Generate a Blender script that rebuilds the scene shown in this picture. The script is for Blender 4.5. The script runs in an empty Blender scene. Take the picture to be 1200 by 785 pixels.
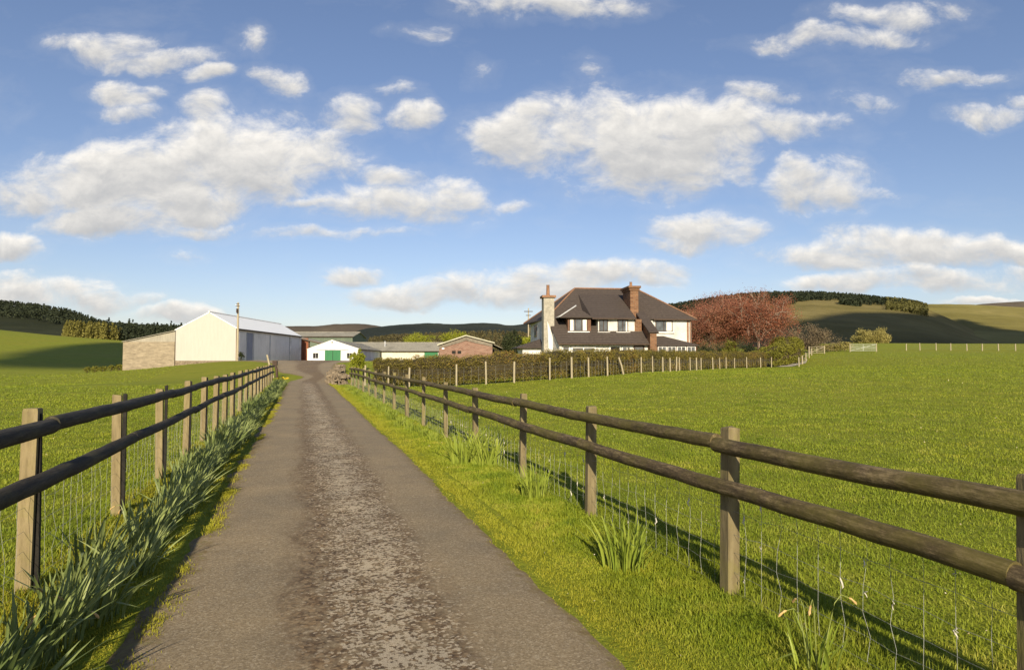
import bpy, math, random
import numpy as np
from mathutils import Vector
R = math.radians
C = bpy.context.scene.collection
rnd = random.Random(7)
RNG = np.random.default_rng(11)
CAMZ = 1.66; F = 750.0; PITCH = math.atan(27.5/750.0)
cp, sp = math.cos(PITCH), math.sin(PITCH)
TH = R(18.1)                                  # the drive runs 18 degrees left of +Y
def P(u, v, D):
    a = (u-600)/F; b = (392.5-v)/F
    y = cp-b*sp; k = D/y
    return Vector((a*k, D, CAMZ+(sp+b*cp)*k))
def RC(X, Y):
    return (X*math.cos(TH)-Y*math.sin(TH), X*math.sin(TH)+Y*math.cos(TH))
# ------------------------------------------------------------------ ground height
ctl = []
def cw(x, y, z): ctl.append((x, y, z))
def cu(u, v, D): p = P(u, v, D); cw(p.x, p.y, p.z)
def cz(u, D, z): cw((u-600)/F*D, D, z)
for Y in (-12, -4, 0, 4, 8, 14, 22, 30, 38, 46):
    for X in (-6, -1.9, 0, 2.8, 8):
        x, y = RC(X, Y); cw(x, y, 0.10 if X == -1.9 else (0.06 if X == -6 else 0.0))
for x, y in ((-60,-40),(60,-40),(0,-60),(-30,-5),(30,-5),(-120,0),(120,0),(-150,-120),(150,-120)): cw(x, y, 0)
cu(355,437,55); cu(362,429.5,66); cu(350,425,80); cu(300,425,80); cu(330,424.6,100); cu(400,424.8,115); cu(330,424,128); cu(420,425,70)
cu(276,423.2,95); cu(208,432.0,95); cu(148,441.4,95); cu(100,440,95); cz(200,60,-.3); cz(100,40,.0); cz(50,70,-.35); cz(300,60,.2)
cz(0,120,-.7); cz(100,120,-.9); cz(145,125,-.8); cz(-200,120,0)
cu(0,410,200); cu(100,416,180); cu(0,387.5,350); cu(145,399.5,300); cu(75,394,320); cz(0,470,12); cz(145,420,6); cu(-200,372,350); cz(-200,470,24)
cz(400,180,1.2); cz(450,150,1.3); cz(600,150,2); cz(450,260,2.5); cz(600,300,3.5); cz(300,250,2.5)
cu(567,451,35); cu(641,446,36.5); cu(756,437.5,47); cu(825,433.5,66); cu(905,430.5,80); cu(938,429,81); cz(700,76,.7); cz(620,76,.7); cz(800,82,.9); cz(700,100,1.3); cz(850,110,2.0)
cz(1100,20,.05); cz(1100,60,.95); cz(1250,60,1.0); cz(1000,80,1.2); cz(1100,100,2.1); cz(1250,100,2.2)
cu(960,412.5,125); cu(1100,411,130); cu(1200,411,130); cu(1400,411,130)
for u in (960,1100,1250,1500): cu(u,402.6,185)
for u in (960,1100,1250,1500): cz(u,280,5.2); cz(u,400,4.5)
cz(800,200,3.5); cz(800,400,5); cz(450,450,3); cz(250,450,4)
CT = np.array(ctl)
def tps_k(r2):
    return np.where(r2 > 1e-9, r2*np.log(np.maximum(r2,1e-9)), 0.0)*0.5
SC = 100.0
cxy = CT[:, :2]/SC
n_ = len(CT)
K_ = tps_k(((cxy[:, None]-cxy[None])**2).sum(-1)) + np.eye(n_)*2e-5
A_ = np.zeros((n_+3, n_+3)); A_[:n_, :n_] = K_; A_[:n_, n_] = 1; A_[:n_, n_+1:] = cxy
A_[n_, :n_] = 1; A_[n_+1:, :n_] = cxy.T
W_ = np.linalg.solve(A_, np.concatenate([CT[:, 2], np.zeros(3)]))
def gh(x, y, rough=True):
    x = np.atleast_1d(np.asarray(x, float)); y = np.atleast_1d(np.asarray(y, float))
    out = np.empty(x.shape)
    xf, yf, of = x.ravel(), y.ravel(), out.reshape(-1)
    for i in range(0, len(xf), 20000):
        q = np.stack([xf[i:i+20000], yf[i:i+20000]], 1)/SC
        of[i:i+20000] = tps_k(((q[:, None]-cxy[None])**2).sum(-1))@W_[:n_] + W_[n_] + q@W_[n_+1:]
    rr = np.hypot(x, y)
    # terrain beyond the control area settles to a plain
    t = np.clip((rr-430)/250, 0, 1); t = t*t*(3-2*t)
    t2 = np.clip((-y-60)/80, 0, 1)
    t = np.maximum(t, t2)
    out = out*(1-t)+0.0*t
    bump = 0.012*np.sin(x*1.7+np.sin(y*1.3)*1.5)*np.sin(y*1.9+1.0) + 0.03*np.sin(x*.31+y*.17)*np.sin(y*.23)
    X = x*math.cos(TH)+y*math.sin(TH)
    if not rough: return out
    inroad = (X > -1.3) & (X < 2.0) & (y < 70)
    return out + np.where(inroad, 0, bump)
def g(x, y): return float(gh(x, y)[0])
def g0(x, y): return float(gh(x, y, False)[0])
# ------------------------------------------------------------------ object helpers
def link(o, parent=None):
    C.objects.link(o)
    if parent is not None: o.parent = parent
    return o
def tag(o, label=None, cat=None, group=None, kind=None):
    if label: o['label'] = label
    if cat: o['category'] = cat
    if group: o['group'] = group
    if kind: o['kind'] = kind
    return o
def empty(name, loc, rz=0, label=None, cat=None, group=None):
    o = bpy.data.objects.new(name, None); o.location = loc; o.rotation_euler = (0, 0, rz)
    o.empty_display_size = .3
    link(o); return tag(o, label, cat, group)
def np_mesh(name, V, Fc, mat=None, parent=None, smooth=False, loc=None, uv=None):
    V = np.asarray(V, np.float32).reshape(-1, 3); Fc = np.asarray(Fc, np.int32); k = Fc.shape[1]
    m = bpy.data.meshes.new(name)
    m.vertices.add(len(V)); m.vertices.foreach_set('co', V.ravel())
    m.loops.add(Fc.size); m.loops.foreach_set('vertex_index', Fc.ravel())
    m.polygons.add(len(Fc)); m.polygons.foreach_set('loop_start', np.arange(0, Fc.size, k, dtype=np.int32))
    m.polygons.foreach_set('loop_total', np.full(len(Fc), k, np.int32))
    if uv is not None:
        l = m.uv_layers.new(name='UVMap'); l.data.foreach_set('uv', np.asarray(uv, np.float32)[Fc.ravel()].ravel())
    m.update(calc_edges=True)
    if smooth: m.polygons.foreach_set('use_smooth', np.ones(len(Fc), bool))
    if mat: m.materials.append(mat)
    o = bpy.data.objects.new(name, m)
    if loc is not None: o.location = loc
    return link(o, parent)
def cards(Pn, size, rg, squash=1.0):
    n = len(Pn); u = rg.normal(size=(n, 3)); u /= np.linalg.norm(u, axis=1)[:, None]
    w = rg.normal(size=(n, 3)); w -= (w*u).sum(1)[:, None]*u; w /= np.linalg.norm(w, axis=1)[:, None]
    s_ = size*rg.uniform(.6, 1.3, n)[:, None]
    V = np.stack([Pn-u*s_*.5, Pn+w*s_*.32*squash, Pn+u*s_*.5, Pn-w*s_*.32*squash], 1).reshape(-1, 3)
    i = np.arange(n)*4
    return V, np.stack([i, i+1, i+2, i+3], -1)
class MB:
    def __init__(s): s.v = []; s.f = []; s.sm = []
    def add(s, vs, fs, sm=False):
        b = len(s.v); s.v += [tuple(p) for p in vs]; s.f += [tuple(b+i for i in f) for f in fs]; s.sm += [sm]*len(fs)
        return s
    def box(s, x0, x1, y0, y1, z0, z1):
        return s.hexa([(x0,y0,z0),(x1,y0,z0),(x1,y1,z0),(x0,y1,z0),(x0,y0,z1),(x1,y0,z1),(x1,y1,z1),(x0,y1,z1)])
    def hexa(s, p):
        return s.add(p, [(0,3,2,1),(4,5,6,7),(0,1,5,4),(1,2,6,5),(2,3,7,6),(3,0,4,7)])
    def slab(s, pts, t):      # polygon thickened along its normal, downward by t
        pts = [Vector(p) for p in pts]; n = (pts[1]-pts[0]).cross(pts[2]-pts[0]).normalized()
        if n.z < 0: pts = pts[::-1]; n = -n
        k = len(pts); lo = [p-n*t for p in pts]
        fs = [tuple(range(k)), tuple(range(2*k-1, k-1, -1))]+[(i, k+i, k+(i+1) % k, (i+1) % k) for i in range(k)]
        return s.add(pts+lo, fs)
    def prism(s, pts, vec):   # polygon extruded along vec
        pts = [Vector(p) for p in pts]; v = Vector(vec); k = len(pts)
        fs = [tuple(range(k)), tuple(range(2*k-1, k-1, -1))]+[(i, k+i, k+(i+1) % k, (i+1) % k) for i in range(k)]
        return s.add(pts+[p+v for p in pts], fs)
    def tube(s, pts, rad, n=8, sm=True, cap=True):
        pts = [Vector(p) for p in pts]; vs = []; fs = []
        if not hasattr(rad, '__len__'): rad = [rad]*len(pts)
        for i, p in enumerate(pts):
            d = (pts[min(i+1, len(pts)-1)]-pts[max(i-1, 0)]).normalized()
            a = d.cross(Vector((0, 0, 1)) if abs(d.z) < .9 else Vector((1, 0, 0))).normalized(); b = d.cross(a)
            for j in range(n):
                t = 2*math.pi*j/n; vs.append(p+(a*math.cos(t)+b*math.sin(t))*rad[i])
        for i in range(len(pts)-1):
            for j in range(n):
                fs.append((i*n+j, i*n+(j+1) % n, (i+1)*n+(j+1) % n, (i+1)*n+j))
        s.add(vs, fs, sm)
        if cap:
            s.add(vs[:n], [tuple(range(n-1, -1, -1))]); s.add(vs[-n:], [tuple(range(n))])
        return s
    def build(s, name, mat, parent=None, loc=None):
        m = bpy.data.meshes.new(name); m.from_pydata([tuple(v) for v in s.v], [], s.f)
        m.polygons.foreach_set('use_smooth', s.sm); m.materials.append(mat); m.update()
        o = bpy.data.objects.new(name, m)
        if loc is not None: o.location = loc
        return link(o, parent)
# ------------------------------------------------------------------ materials
def nodes_of(m):
    m.use_nodes = True; nt = m.node_tree; nt.nodes.clear(); return nt
class N:
    def __init__(s, nt): s.nt = nt
    def __call__(s, t, **kw):
        n = s.nt.nodes.new(t)
        for k, v in kw.items(): setattr(n, k, v)
        return n
    def L(s, a, b): s.nt.links.new(a, b)
    def math(s, op, a, b=None, clamp=False):
        n = s('ShaderNodeMath', operation=op); n.use_clamp = clamp
        for i, x in enumerate((a, b)):
            if x is None: continue
            if isinstance(x, (int, float)): n.inputs[i].default_value = x
            else: s.L(x, n.inputs[i])
        return n.outputs[0]
    def ramp(s, fac, stops, interp='LINEAR'):
        n = s('ShaderNodeValToRGB'); n.color_ramp.interpolation = interp
        e = n.color_ramp.elements
        while len(e) < len(stops): e.new(.5)
        for i, (p, c) in enumerate(stops):
            e[i].position = p; e[i].color = (*c, 1) if len(c) == 3 else c
        s.L(fac, n.inputs[0]); return n.outputs[0]
    def noise(s, scale, detail=4, rough=.6, vec=None, dist=0, out=0):
        n = s('ShaderNodeTexNoise'); n.inputs['Scale'].default_value = scale; n.inputs['Detail'].default_value = detail
        n.inputs['Roughness'].default_value = rough; n.inputs['Distortion'].default_value = dist
        if vec is not None: s.L(vec, n.inputs['Vector'])
        return n.outputs[out]
    def mix(s, fac, a, b, mode='MIX'):
        n = s('ShaderNodeMix', data_type='RGBA', blend_type=mode)
        for i, x in ((0, fac), (6, a), (7, b)):
            if isinstance(x, (int, float)): n.inputs[i].default_value = x
            elif isinstance(x, tuple): n.inputs[i].default_value = (*x, 1)
            else: s.L(x, n.inputs[i])
        return n.outputs[2]
    def mapr(s, x, a, b, c=0., d=1., smooth=False):
        n = s('ShaderNodeMapRange'); n.interpolation_type = 'SMOOTHSTEP' if smooth else 'LINEAR'
        s.L(x, n.inputs[0])
        for i, q in enumerate((a, b, c, d)): n.inputs[i+1].default_value = q
        return n.outputs[0]
    def objco(s): return s('ShaderNodeTexCoord').outputs['Object']
    def pos(s): return s('ShaderNodeNewGeometry').outputs['Position']
    def scale(s, vec, sc):
        n = s('ShaderNodeMapping'); n.inputs['Scale'].default_value = sc; s.L(vec, n.inputs[0]); return n.outputs[0]
    def bump(s, h, strength, dist):
        n = s('ShaderNodeBump'); n.inputs['Strength'].default_value = strength; n.inputs['Distance'].default_value = dist
        s.L(h, n.inputs['Height']); return n.outputs[0]
def finish(q, col, rough=.8, normal=None, spec=.3, metal=0.):
    b = q('ShaderNodeBsdfPrincipled')
    if isinstance(col, tuple): b.inputs['Base Color'].default_value = (*col, 1)
    else: q.L(col, b.inputs['Base Color'])
    if isinstance(rough, (int, float)): b.inputs['Roughness'].default_value = rough
    else: q.L(rough, b.inputs['Roughness'])
    b.inputs['Specular IOR Level'].default_value = spec; b.inputs['Metallic'].default_value = metal
    if normal is not None: q.L(normal, b.inputs['Normal'])
    o = q('ShaderNodeOutputMaterial'); q.L(b.outputs[0], o.inputs[0]); return b
def M(name):
    m = bpy.data.materials.new(name); return m, N(nodes_of(m))
def mat_noise(name, c1, c2, scale=3, detail=5, rough=.8, bstr=.3, bscale=None, bdist=.02, spec=.25, stretch=None, metal=0.):
    m, q = M(name); v = q.objco()
    vv = q.scale(v, stretch) if stretch else v
    n = q.noise(scale, detail, .65, vv)
    col = q.ramp(n, [(.32, c1), (.68, c2)])
    big = q.noise(scale*.17, 3, .5, v)
    col = q.mix(1.0, col, q.ramp(big, [(.3, (.78,.78,.78)), (.7, (1.1,1.1,1.1))]), 'MULTIPLY')
    nb = q.noise(bscale or scale*4, 4, .6, vv)
    finish(q, col, rough, q.bump(nb, bstr, bdist), spec, metal); return m
def mat_leaf(name, cols, rough=.55, trans=.35, nscale=.5, rw=.5, edge=None):
    m, q = M(name)
    r = q('ShaderNodeNewGeometry').outputs['Random Per Island']
    n = q.noise(nscale, 3, .5, q.pos())
    f = q.math('ADD', q.math('MULTIPLY', r, rw), q.math('MULTIPLY', q.mapr(n, .32, .68), 1-rw))
    st = [(i/(len(cols)-1), c) for i, c in enumerate(cols)]
    col = q.ramp(f, st)
    if rw < .5: col = q.mix(1., col, q.ramp(q.noise(.16, 5, .7, q.scale(q.pos(), (1, 1.8, 1))), [(.32, (.80,.90,.90)), (.5, (1,1.02,1)), (.68, (1.20,1.10,1.0))]), 'MULTIPLY')
    if edge:     # mossy yellow fringe where the verge meets the tarmac
        dt = q('ShaderNodeVectorMath', operation='DOT_PRODUCT'); q.L(q.pos(), dt.inputs[0]); dt.inputs[1].default_value = (math.cos(TH), math.sin(TH), 0)
        col = q.mix(q.mapr(q.math('ADD', dt.outputs['Value'], q.math('MULTIPLY', n, .5)), 1.95, 2.5, .7, 0), col, edge)
    d = q('ShaderNodeBsdfPrincipled'); q.L(col, d.inputs['Base Color']); d.inputs['Roughness'].default_value = rough; d.inputs['Specular IOR Level'].default_value = .25
    t = q('ShaderNodeBsdfTranslucent'); q.L(col, t.inputs[0])
    x = q('ShaderNodeMixShader'); x.inputs[0].default_value = trans
    q.L(d.outputs[0], x.inputs[1]); q.L(t.outputs[0], x.inputs[2])
    o = q('ShaderNodeOutputMaterial'); q.L(x.outputs[0], o.inputs[0]); return m
# grass land: pasture with tufts, paler patches and tracks
def mat_pasture(name, near=True):
    m, q = M(name); v = q.pos()
    n0 = q.noise(.035, 4, .6, v); n1 = q.noise(.5, 5, .65, v); n2 = q.noise(7, 5, .7, v); n3 = q.noise(45, 3, .7, v)
    c = q.ramp(n1, [(.30, (.155,.192,.016)), (.5, (.205,.240,.019)), (.72, (.255,.272,.027))])
    c = q.mix(q.mapr(n0, .35, .65), c, q.ramp(n1, [(.3, (.183,.202,.018)), (.7, (.262,.254,.030))]))
    c = q.mix(q.mapr(n2, .42, .62, 0, .55), c, (.115,.135,.011))
    c = q.mix(q.mapr(n3, .55, .7, 0, .45), c, (.31,.28,.048))
    # worn straw-coloured spots
    ns = q.noise(2.3, 5, .75, v); c = q.mix(q.mapr(ns, .64, .74, 0, .45), c, (.25,.21,.075))
    h = q.math('ADD', q.math('MULTIPLY', n2, .6), q.math('MULTIPLY', n3, .4))
    finish(q, c, .9, q.bump(h, .9, .06), .1); return m
M_PAST = mat_pasture('pasture_grass')
def mat_hill(name, c1, c2, c3, s=.004):
    m, q = M(name); v = q.pos()
    a = q.noise(s, 5, .6, v); b = q.noise(s*9, 5, .7, v); d = q.noise(s*60, 4, .7, v)
    c = q.ramp(a, [(.36, c1), (.5, c2), (.64, c3)])
    c = q.mix(q.mapr(b, .35, .65, 0, .55), c, c1); c = q.mix(q.mapr(d, .4, .7, 0, .35), c, c2)
    finish(q, c, .95, q.bump(b, .5, 4.0), .05); return m
M_ASPH, q = M('worn_tarmac')
uv = q('ShaderNodeUVMap').outputs[0]
sx = q('ShaderNodeSeparateXYZ'); q.L(uv, sx.inputs[0]); U, Vv = sx.outputs[0], sx.outputs[1]
vor = q('ShaderNodeTexVoronoi'); vor.inputs['Scale'].default_value = 95; q.L(uv, vor.inputs['Vector'])
vor2 = q('ShaderNodeTexVoronoi'); vor2.inputs['Scale'].default_value = 48; q.L(uv, vor2.inputs['Vector'])
nf = q.noise(150, 3, .8, uv); nm = q.noise(9, 6, .7, uv); nl = q.noise(1.1, 5, .6, uv)
nst = q.noise(2.2, 5, .65, q.scale(uv, (2.2, .35, 1)))
sx2 = q('ShaderNodeSeparateColor'); q.L(vor.outputs['Color'], sx2.inputs[0])
sxb = q('ShaderNodeSeparateColor'); q.L(vor2.outputs['Color'], sxb.inputs[0])
chip = q.ramp(sx2.outputs[0], [(.0, (.205,.158,.096)), (.55, (.295,.232,.145)), (.85, (.325,.265,.172)), (1., (.43,.36,.25))])
col = q.mix(q.mapr(nf, .4, .65, 0, .5), chip, (.145,.112,.068))
# brown mossy rough strip between the wheel tracks: wander with the noise
wob = q.math('MULTIPLY', q.math('SUBTRACT', nst, .5), .55)
uc = q.math('ADD', U, wob)
band = q.math('MULTIPLY', q.mapr(uc, -.22, .12, smooth=True), q.mapr(uc, 1.12, .84, smooth=True))
rough_m = q.math('MULTIPLY', band, q.mapr(nm, .36, .54))
col = q.mix(q.math('MULTIPLY', rough_m, .92), col, q.ramp(sxb.outputs[1], [(0, (.050,.029,.015)), (.6, (.130,.082,.042)), (1, (.27,.19,.105))]))
# pale lichen and loose chippings along the crown
cen = q.mapr(Vv, 0, 45, .62, .30)
dist = q.math('ABSOLUTE', q.math('SUBTRACT', q.math('ADD', U, q.math('MULTIPLY', wob, .8)), cen))
pale = q.mapr(dist, .58, .04, smooth=True)
vor3 = q('ShaderNodeTexVoronoi'); vor3.inputs['Scale'].default_value = 52; vor3.inputs['Randomness'].default_value = 1
wuv = q('ShaderNodeVectorMath', operation='MULTIPLY_ADD'); q.L(q.noise(60, 3, .6, uv, 0, 1), wuv.inputs[0]); wuv.inputs[1].default_value = (.03, .03, 0); q.L(uv, wuv.inputs[2]); q.L(wuv.outputs[0], vor3.inputs['Vector'])
sxc = q('ShaderNodeSeparateColor'); q.L(vor3.outputs['Color'], sxc.inputs[0])
big = q.noise(1.6, 4, .65, uv); mid = q.noise(7, 5, .75, uv)
prob = q.math('MULTIPLY', q.math('MULTIPLY', pale, q.mapr(big, .34, .62, .25, 1.0)), q.mapr(mid, .36, .62, .12, 1.0))
prob = q.math('MULTIPLY', prob, q.mapr(Vv, 49, 40, 0, 1.2))
pmk = q.mapr(q.math('SUBTRACT', prob, sxc.outputs[0]), -.06, .08)
pmk = q.math('MULTIPLY', pmk, q.mapr(nf, .33, .50))
col = q.mix(q.math('MULTIPLY', pmk, .85), col, q.ramp(nf, [(.3, (.40,.33,.22)), (.7, (.80,.70,.54))]))
col = q.mix(1., col, q.ramp(nl, [(.3, (.82,.82,.84)), (.7, (1.12,1.08,1.02))]), 'MULTIPLY')
# moss and dirt creeping in from both edges
edge = q.math('MAXIMUM', q.mapr(U, -.45, -.98), q.mapr(U, 1.40, 1.80))
em = q.mapr(q.math('ADD', q.math('MULTIPLY', edge, .62), nm), .78, 1.0)
col = q.mix(q.math('MULTIPLY', em, .9), col, q.ramp(q.noise(14, 4, .7, uv), [(.3, (.11,.070,.035)), (.52, (.19,.135,.055)), (.72, (.19,.19,.035))]))
hh = q.math('ADD', q.math('MULTIPLY', sx2.outputs[0], .45), q.math('ADD', q.math('MULTIPLY', nf, .35), q.math('MULTIPLY', pmk, .6)))
finish(q, col, .85, q.bump(hh, .85, .009), .3)

M_GRASS = mat_leaf('grass_blades', [(.096,.134,.009), (.172,.216,.016), (.240,.278,.024), (.34,.32,.060)], .6, .30, 1.3, .30)
M_VERGE = mat_leaf('verge_grass_blades', [(.085,.138,.010), (.195,.250,.017), (.290,.322,.028), (.41,.355,.07)], .6, .30, 2.2, .42, (.36,.315,.030))
M_DAFL = mat_leaf('daffodil_leaf_grey_green', [(.085,.125,.034), (.20,.245,.080), (.36,.40,.155)], .42, .22)
M_DAFR = mat_leaf('daffodil_leaf_fresh', [(.14,.20,.025), (.27,.33,.045), (.38,.42,.08)], .42, .28)
M_DRY = mat_noise('dry_flower', (.42,.26,.09), (.60,.44,.20), 60, 3, .8)
M_STALK = mat_noise('flower_stalk_green', (.17,.21,.05), (.27,.30,.08), 30, 3, .6)
# fence timber
def grain_co(q):
    r_ = q('ShaderNodeObjectInfo').outputs['Random']; a_ = q('ShaderNodeVectorMath', operation='ADD'); q.L(q.objco(), a_.inputs[0])
    cb_ = q('ShaderNodeCombineXYZ'); [q.L(q.math('MULTIPLY', r_, k_), cb_.inputs[i_]) for i_, k_ in enumerate((57., 31., 83.))]; q.L(cb_.outputs[0], a_.inputs[1]); return a_.outputs[0]
def mat_wood(name, c1, c2, c3, lichen=.0):
    m, q = M(name); v = grain_co(q)
    n = q.noise(5, 6, .7, q.scale(v, (6, 6, .9))); nb = q.noise(2.5, 5, .7, v); nf = q.noise(60, 4, .7, q.scale(v, (1, 1, .15)))
    c = q.ramp(n, [(.28, c1), (.5, c2), (.75, c3)])
    c = q.mix(q.mapr(nf, .5, .75, 0, .55), c, tuple(x*.35 for x in c1))
    if lichen: c = q.mix(q.mapr(nb, .50, .66, 0, lichen), c, (.20,.185,.045))
    finish(q, c, .85, q.bump(nf, .7, .006), .2); return m
M_POST = mat_wood('post_timber', (.135,.105,.055), (.235,.185,.100), (.33,.265,.155), .35)
M_POSTD = mat_wood('mossy_post_timber', (.095,.074,.040), (.185,.148,.080), (.29,.24,.14), .5)
m, q = M('rail_timber'); v = grain_co(q)
n = q.noise(2.2, 6, .75, q.scale(v, (1, 1, 7))); nb = q.noise(1.4, 6, .7, v); nf = q.noise(22, 5, .75, q.scale(v, (.12, 1, 1)))
ni = q.noise(38, 5, .8, q.scale(v, (.5, 1, 1)))
c = q.ramp(q.math('ADD', q.math('MULTIPLY', nf, .55), q.math('MULTIPLY', ni, .45)), [(.36, (.022,.016,.010)), (.5, (.085,.062,.034)), (.62, (.23,.175,.100))])
c = q.mix(q.mapr(nb, .42, .60, 0, .60), c, (.118,.102,.022)); c = q.mix(q.mapr(n, .56, .70, 0, .5), c, (.018,.015,.011))
finish(q, c, .8, q.bump(nf, .8, .012), .25); M_RAIL = m
m, q = M('shaded_rail_timber'); v = grain_co(q)  # left rails: shade of their drive-facing side put into the timber colour
nf = q.noise(22, 5, .75, q.scale(v, (.12, 1, 1))); nb = q.noise(3, 6, .7, v)
c = q.ramp(nf, [(.25, (.014,.012,.010)), (.5, (.036,.031,.025)), (.8, (.10,.088,.065))]); c = q.mix(q.mapr(nb, .52, .7, 0, .5), c, (.085,.078,.035))
finish(q, c, .8, q.bump(nf, .8, .012), .25); M_RAIL_SHADE = m
M_BATTEN = mat_noise('black_batten_wood', (.010,.009,.008), (.028,.024,.019), 12, 4, .8)
M_WIRE = mat_noise('galvanised_wire', (.22,.23,.22), (.36,.37,.35), 20, 2, .5, metal=.3)
M_WOOL = mat_noise('sheep_wool', (.55,.50,.42), (.72,.68,.60), 50, 3, .95)
M_STAKE = mat_wood('pale_stake_timber', (.22,.19,.13), (.36,.31,.21), (.47,.41,.29))
# building stuff
def mat_wave(name, c1, c2, freq, axis='X', bstr=.6, bdist=.05, rough=.6, spec=.3, stain=.25):
    m, q = M(name); v = q.objco(); w = q('ShaderNodeTexWave', bands_direction=axis); w.inputs['Scale'].default_value = freq
    w.inputs['Distortion'].default_value = 0; q.L(v, w.inputs['Vector'])
    n = q.noise(1.2, 6, .7, q.scale(v, (3, 3, .4))); n2 = q.noise(.35, 4, .6, v)
    c = q.mix(q.mapr(n, .35, .7, 0, 1), c1, c2)
    c = q.mix(q.mapr(n2, .5, .7, 0, stain), c, tuple(x*.55 for x in c1))
    finish(q, c, rough, q.bump(w.outputs[1], bstr, bdist), spec); return m
M_CREAM = mat_wave('cream_cladding', (.43,.40,.365), (.465,.435,.40), 1.6, 'X', .35, .03, stain=.08)
M_GREYC = mat_wave('grey_steel_cladding', (.80,.77,.72), (.92,.89,.85), 1.2, 'Y', .7, .05)
M_BLUED = mat_wave('blue_grey_door', (.26,.28,.36), (.34,.36,.44), 1.2, 'Y', .7, .05)
M_WROOF = mat_wave('white_sheet_roof', (.90,.90,.88), (.95,.95,.93), 1.0, 'Y', .15, .02, .38, .6, stain=.05)
M_GROOF = mat_wave('weathered_fibre_cement_roof', (.23,.215,.18), (.36,.34,.28), .9, 'X', .8, .06, .9, .1, .5)
M_GROOFY = mat_wave('weathered_fibre_cement_roof_side', (.20,.19,.165), (.32,.30,.26), .9, 'Y', .8, .06, .9, .1, .5)
M_GREENC = mat_wave('green_grey_cladding', (.095,.125,.095), (.14,.165,.12), 1.1, 'X', .6, .05)
M_RUST = mat_wave('rust_red_cladding', (.20,.065,.032), (.27,.10,.05), 1.2, 'X', .7, .05)
M_VBOARD = mat_wave('vertical_boarding', (.30,.275,.225), (.40,.365,.30), 2.2, 'X', .8, .04, .85, .1)
M_WHITE = mat_noise('white_render', (.68,.67,.65), (.74,.73,.71), 2, 4, .85, .15)
M_HARL = mat_noise('harled_white_wall', (.50,.49,.46), (.63,.62,.59), 6, 6, .9, .6, 30, .02)
M_SIDE = mat_noise('weathered_render', (.50,.46,.42), (.66,.61,.56), 4, 6, .9, .4)
M_GDOOR = mat_wave('green_painted_door', (.028,.145,.060), (.040,.185,.075), 2.0, 'X', .5, .03)
def mat_brick(name, c1, c2, mortar, sc=(1,1,1), rot=None):
    m, q = M(name); v = q.objco()
    # bricks laid on vertical faces: use x+y for the run, z for the courses
    s = q('ShaderNodeSeparateXYZ'); q.L(v, s.inputs[0]); cb = q('ShaderNodeCombineXYZ')
    q.L(q.math('ADD', s.outputs[0], s.outputs[1]), cb.inputs[0]); q.L(s.outputs[2], cb.inputs[1])
    b = q('ShaderNodeTexBrick'); b.inputs['Scale'].default_value = 1; b.inputs['Brick Width'].default_value = .44; b.inputs['Row Height'].default_value = .21
    b.inputs['Mortar Size'].default_value = .02
    b.inputs['Color1'].default_value = (*c1, 1); b.inputs['Color2'].default_value = (*c2, 1); b.inputs['Mortar'].default_value = (*mortar, 1)
    q.L(cb.outputs[0], b.inputs['Vector'])
    n = q.noise(1.5, 6, .7, q.scale(v, (.5, .5, 2))); c = q.mix(1., b.outputs[0], q.ramp(n, [(.3, (.72,.70,.68)), (.7, (1.15,1.12,1.08))]), 'MULTIPLY')
    finish(q, c, .9, q.bump(b.outputs[1], -.4, .02), .15); return m
M_BLOCK = mat_brick('tan_blockwork', (.245,.205,.150), (.325,.275,.205), (.28,.245,.19))
M_BRICK = mat_brick('pink_brick', (.20,.105,.080), (.27,.165,.13), (.26,.21,.18))
M_HBRICK = mat_brick('brown_house_brick', (.150,.072,.042), (.225,.12,.068), (.20,.15,.105))
M_STONE = mat_noise('rubble_stone', (.13,.10,.07), (.30,.24,.17), 3.5, 6, .9, .9, 5, .12)
def mat_slate(name, c1, c2, c3):
    m, q = M(name); v = q.objco()
    w = q('ShaderNodeTexWave', bands_direction='Z'); w.inputs['Scale'].default_value = 1.15; w.inputs['Distortion'].default_value = .6; w.inputs['Detail'].default_value = 2; q.L(v, w.inputs['Vector'])
    n = q.noise(3.5, 6, .8, q.scale(v, (1, 1, 2.5))); n2 = q.noise(.5, 5, .7, v)
    c = q.ramp(n, [(.3, c1), (.55, c2), (.75, c3)]); c = q.mix(q.mapr(n2, .45, .65, 0, .6), c, c2); c = q.mix(q.mapr(w.outputs[1], .75, 1, 0, .35), c, tuple(x*.5 for x in c1))
    finish(q, c, .75, q.bump(w.outputs[1], .5, .03), .25); return m
M_SLATE = mat_slate('brown_slate', (.044,.034,.030), (.076,.060,.051), (.13,.105,.082))
M_RIDGE = mat_noise('terracotta_ridge', (.20,.10,.06), (.31,.18,.11), 8, 4, .85)
M_LEAD = mat_noise('lead_flashing', (.42,.43,.45), (.55,.56,.58), 6, 3, .5)
M_TRIM = mat_noise('white_paint_trim', (.78,.77,.74), (.84,.83,.80), 6, 3, .5, .05)
M_DKTRIM = mat_noise('dark_brown_trim', (.045,.028,.020), (.08,.05,.035), 8, 4, .6)
M_TIMB = mat_noise('brown_timber_cladding', (.11,.055,.035), (.17,.09,.055), 8, 5, .7, stretch=(1,1,6))
M_CHIM = mat_noise('cream_chimney_render', (.27,.25,.21), (.42,.39,.33), 5, 6, .9, .5)
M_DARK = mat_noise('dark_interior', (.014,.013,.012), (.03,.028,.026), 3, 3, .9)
m, q = M('window_glass'); finish(q, q.ramp(q.noise(1.5, 2, .5, q.objco()), [(.3, (.03,.035,.04)), (.7, (.10,.115,.13))]), .06, None, .8); M_GLASS = m
M_CURT = mat_noise('white_curtain', (.70,.68,.63), (.80,.78,.74), 6, 3, .9)
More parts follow.
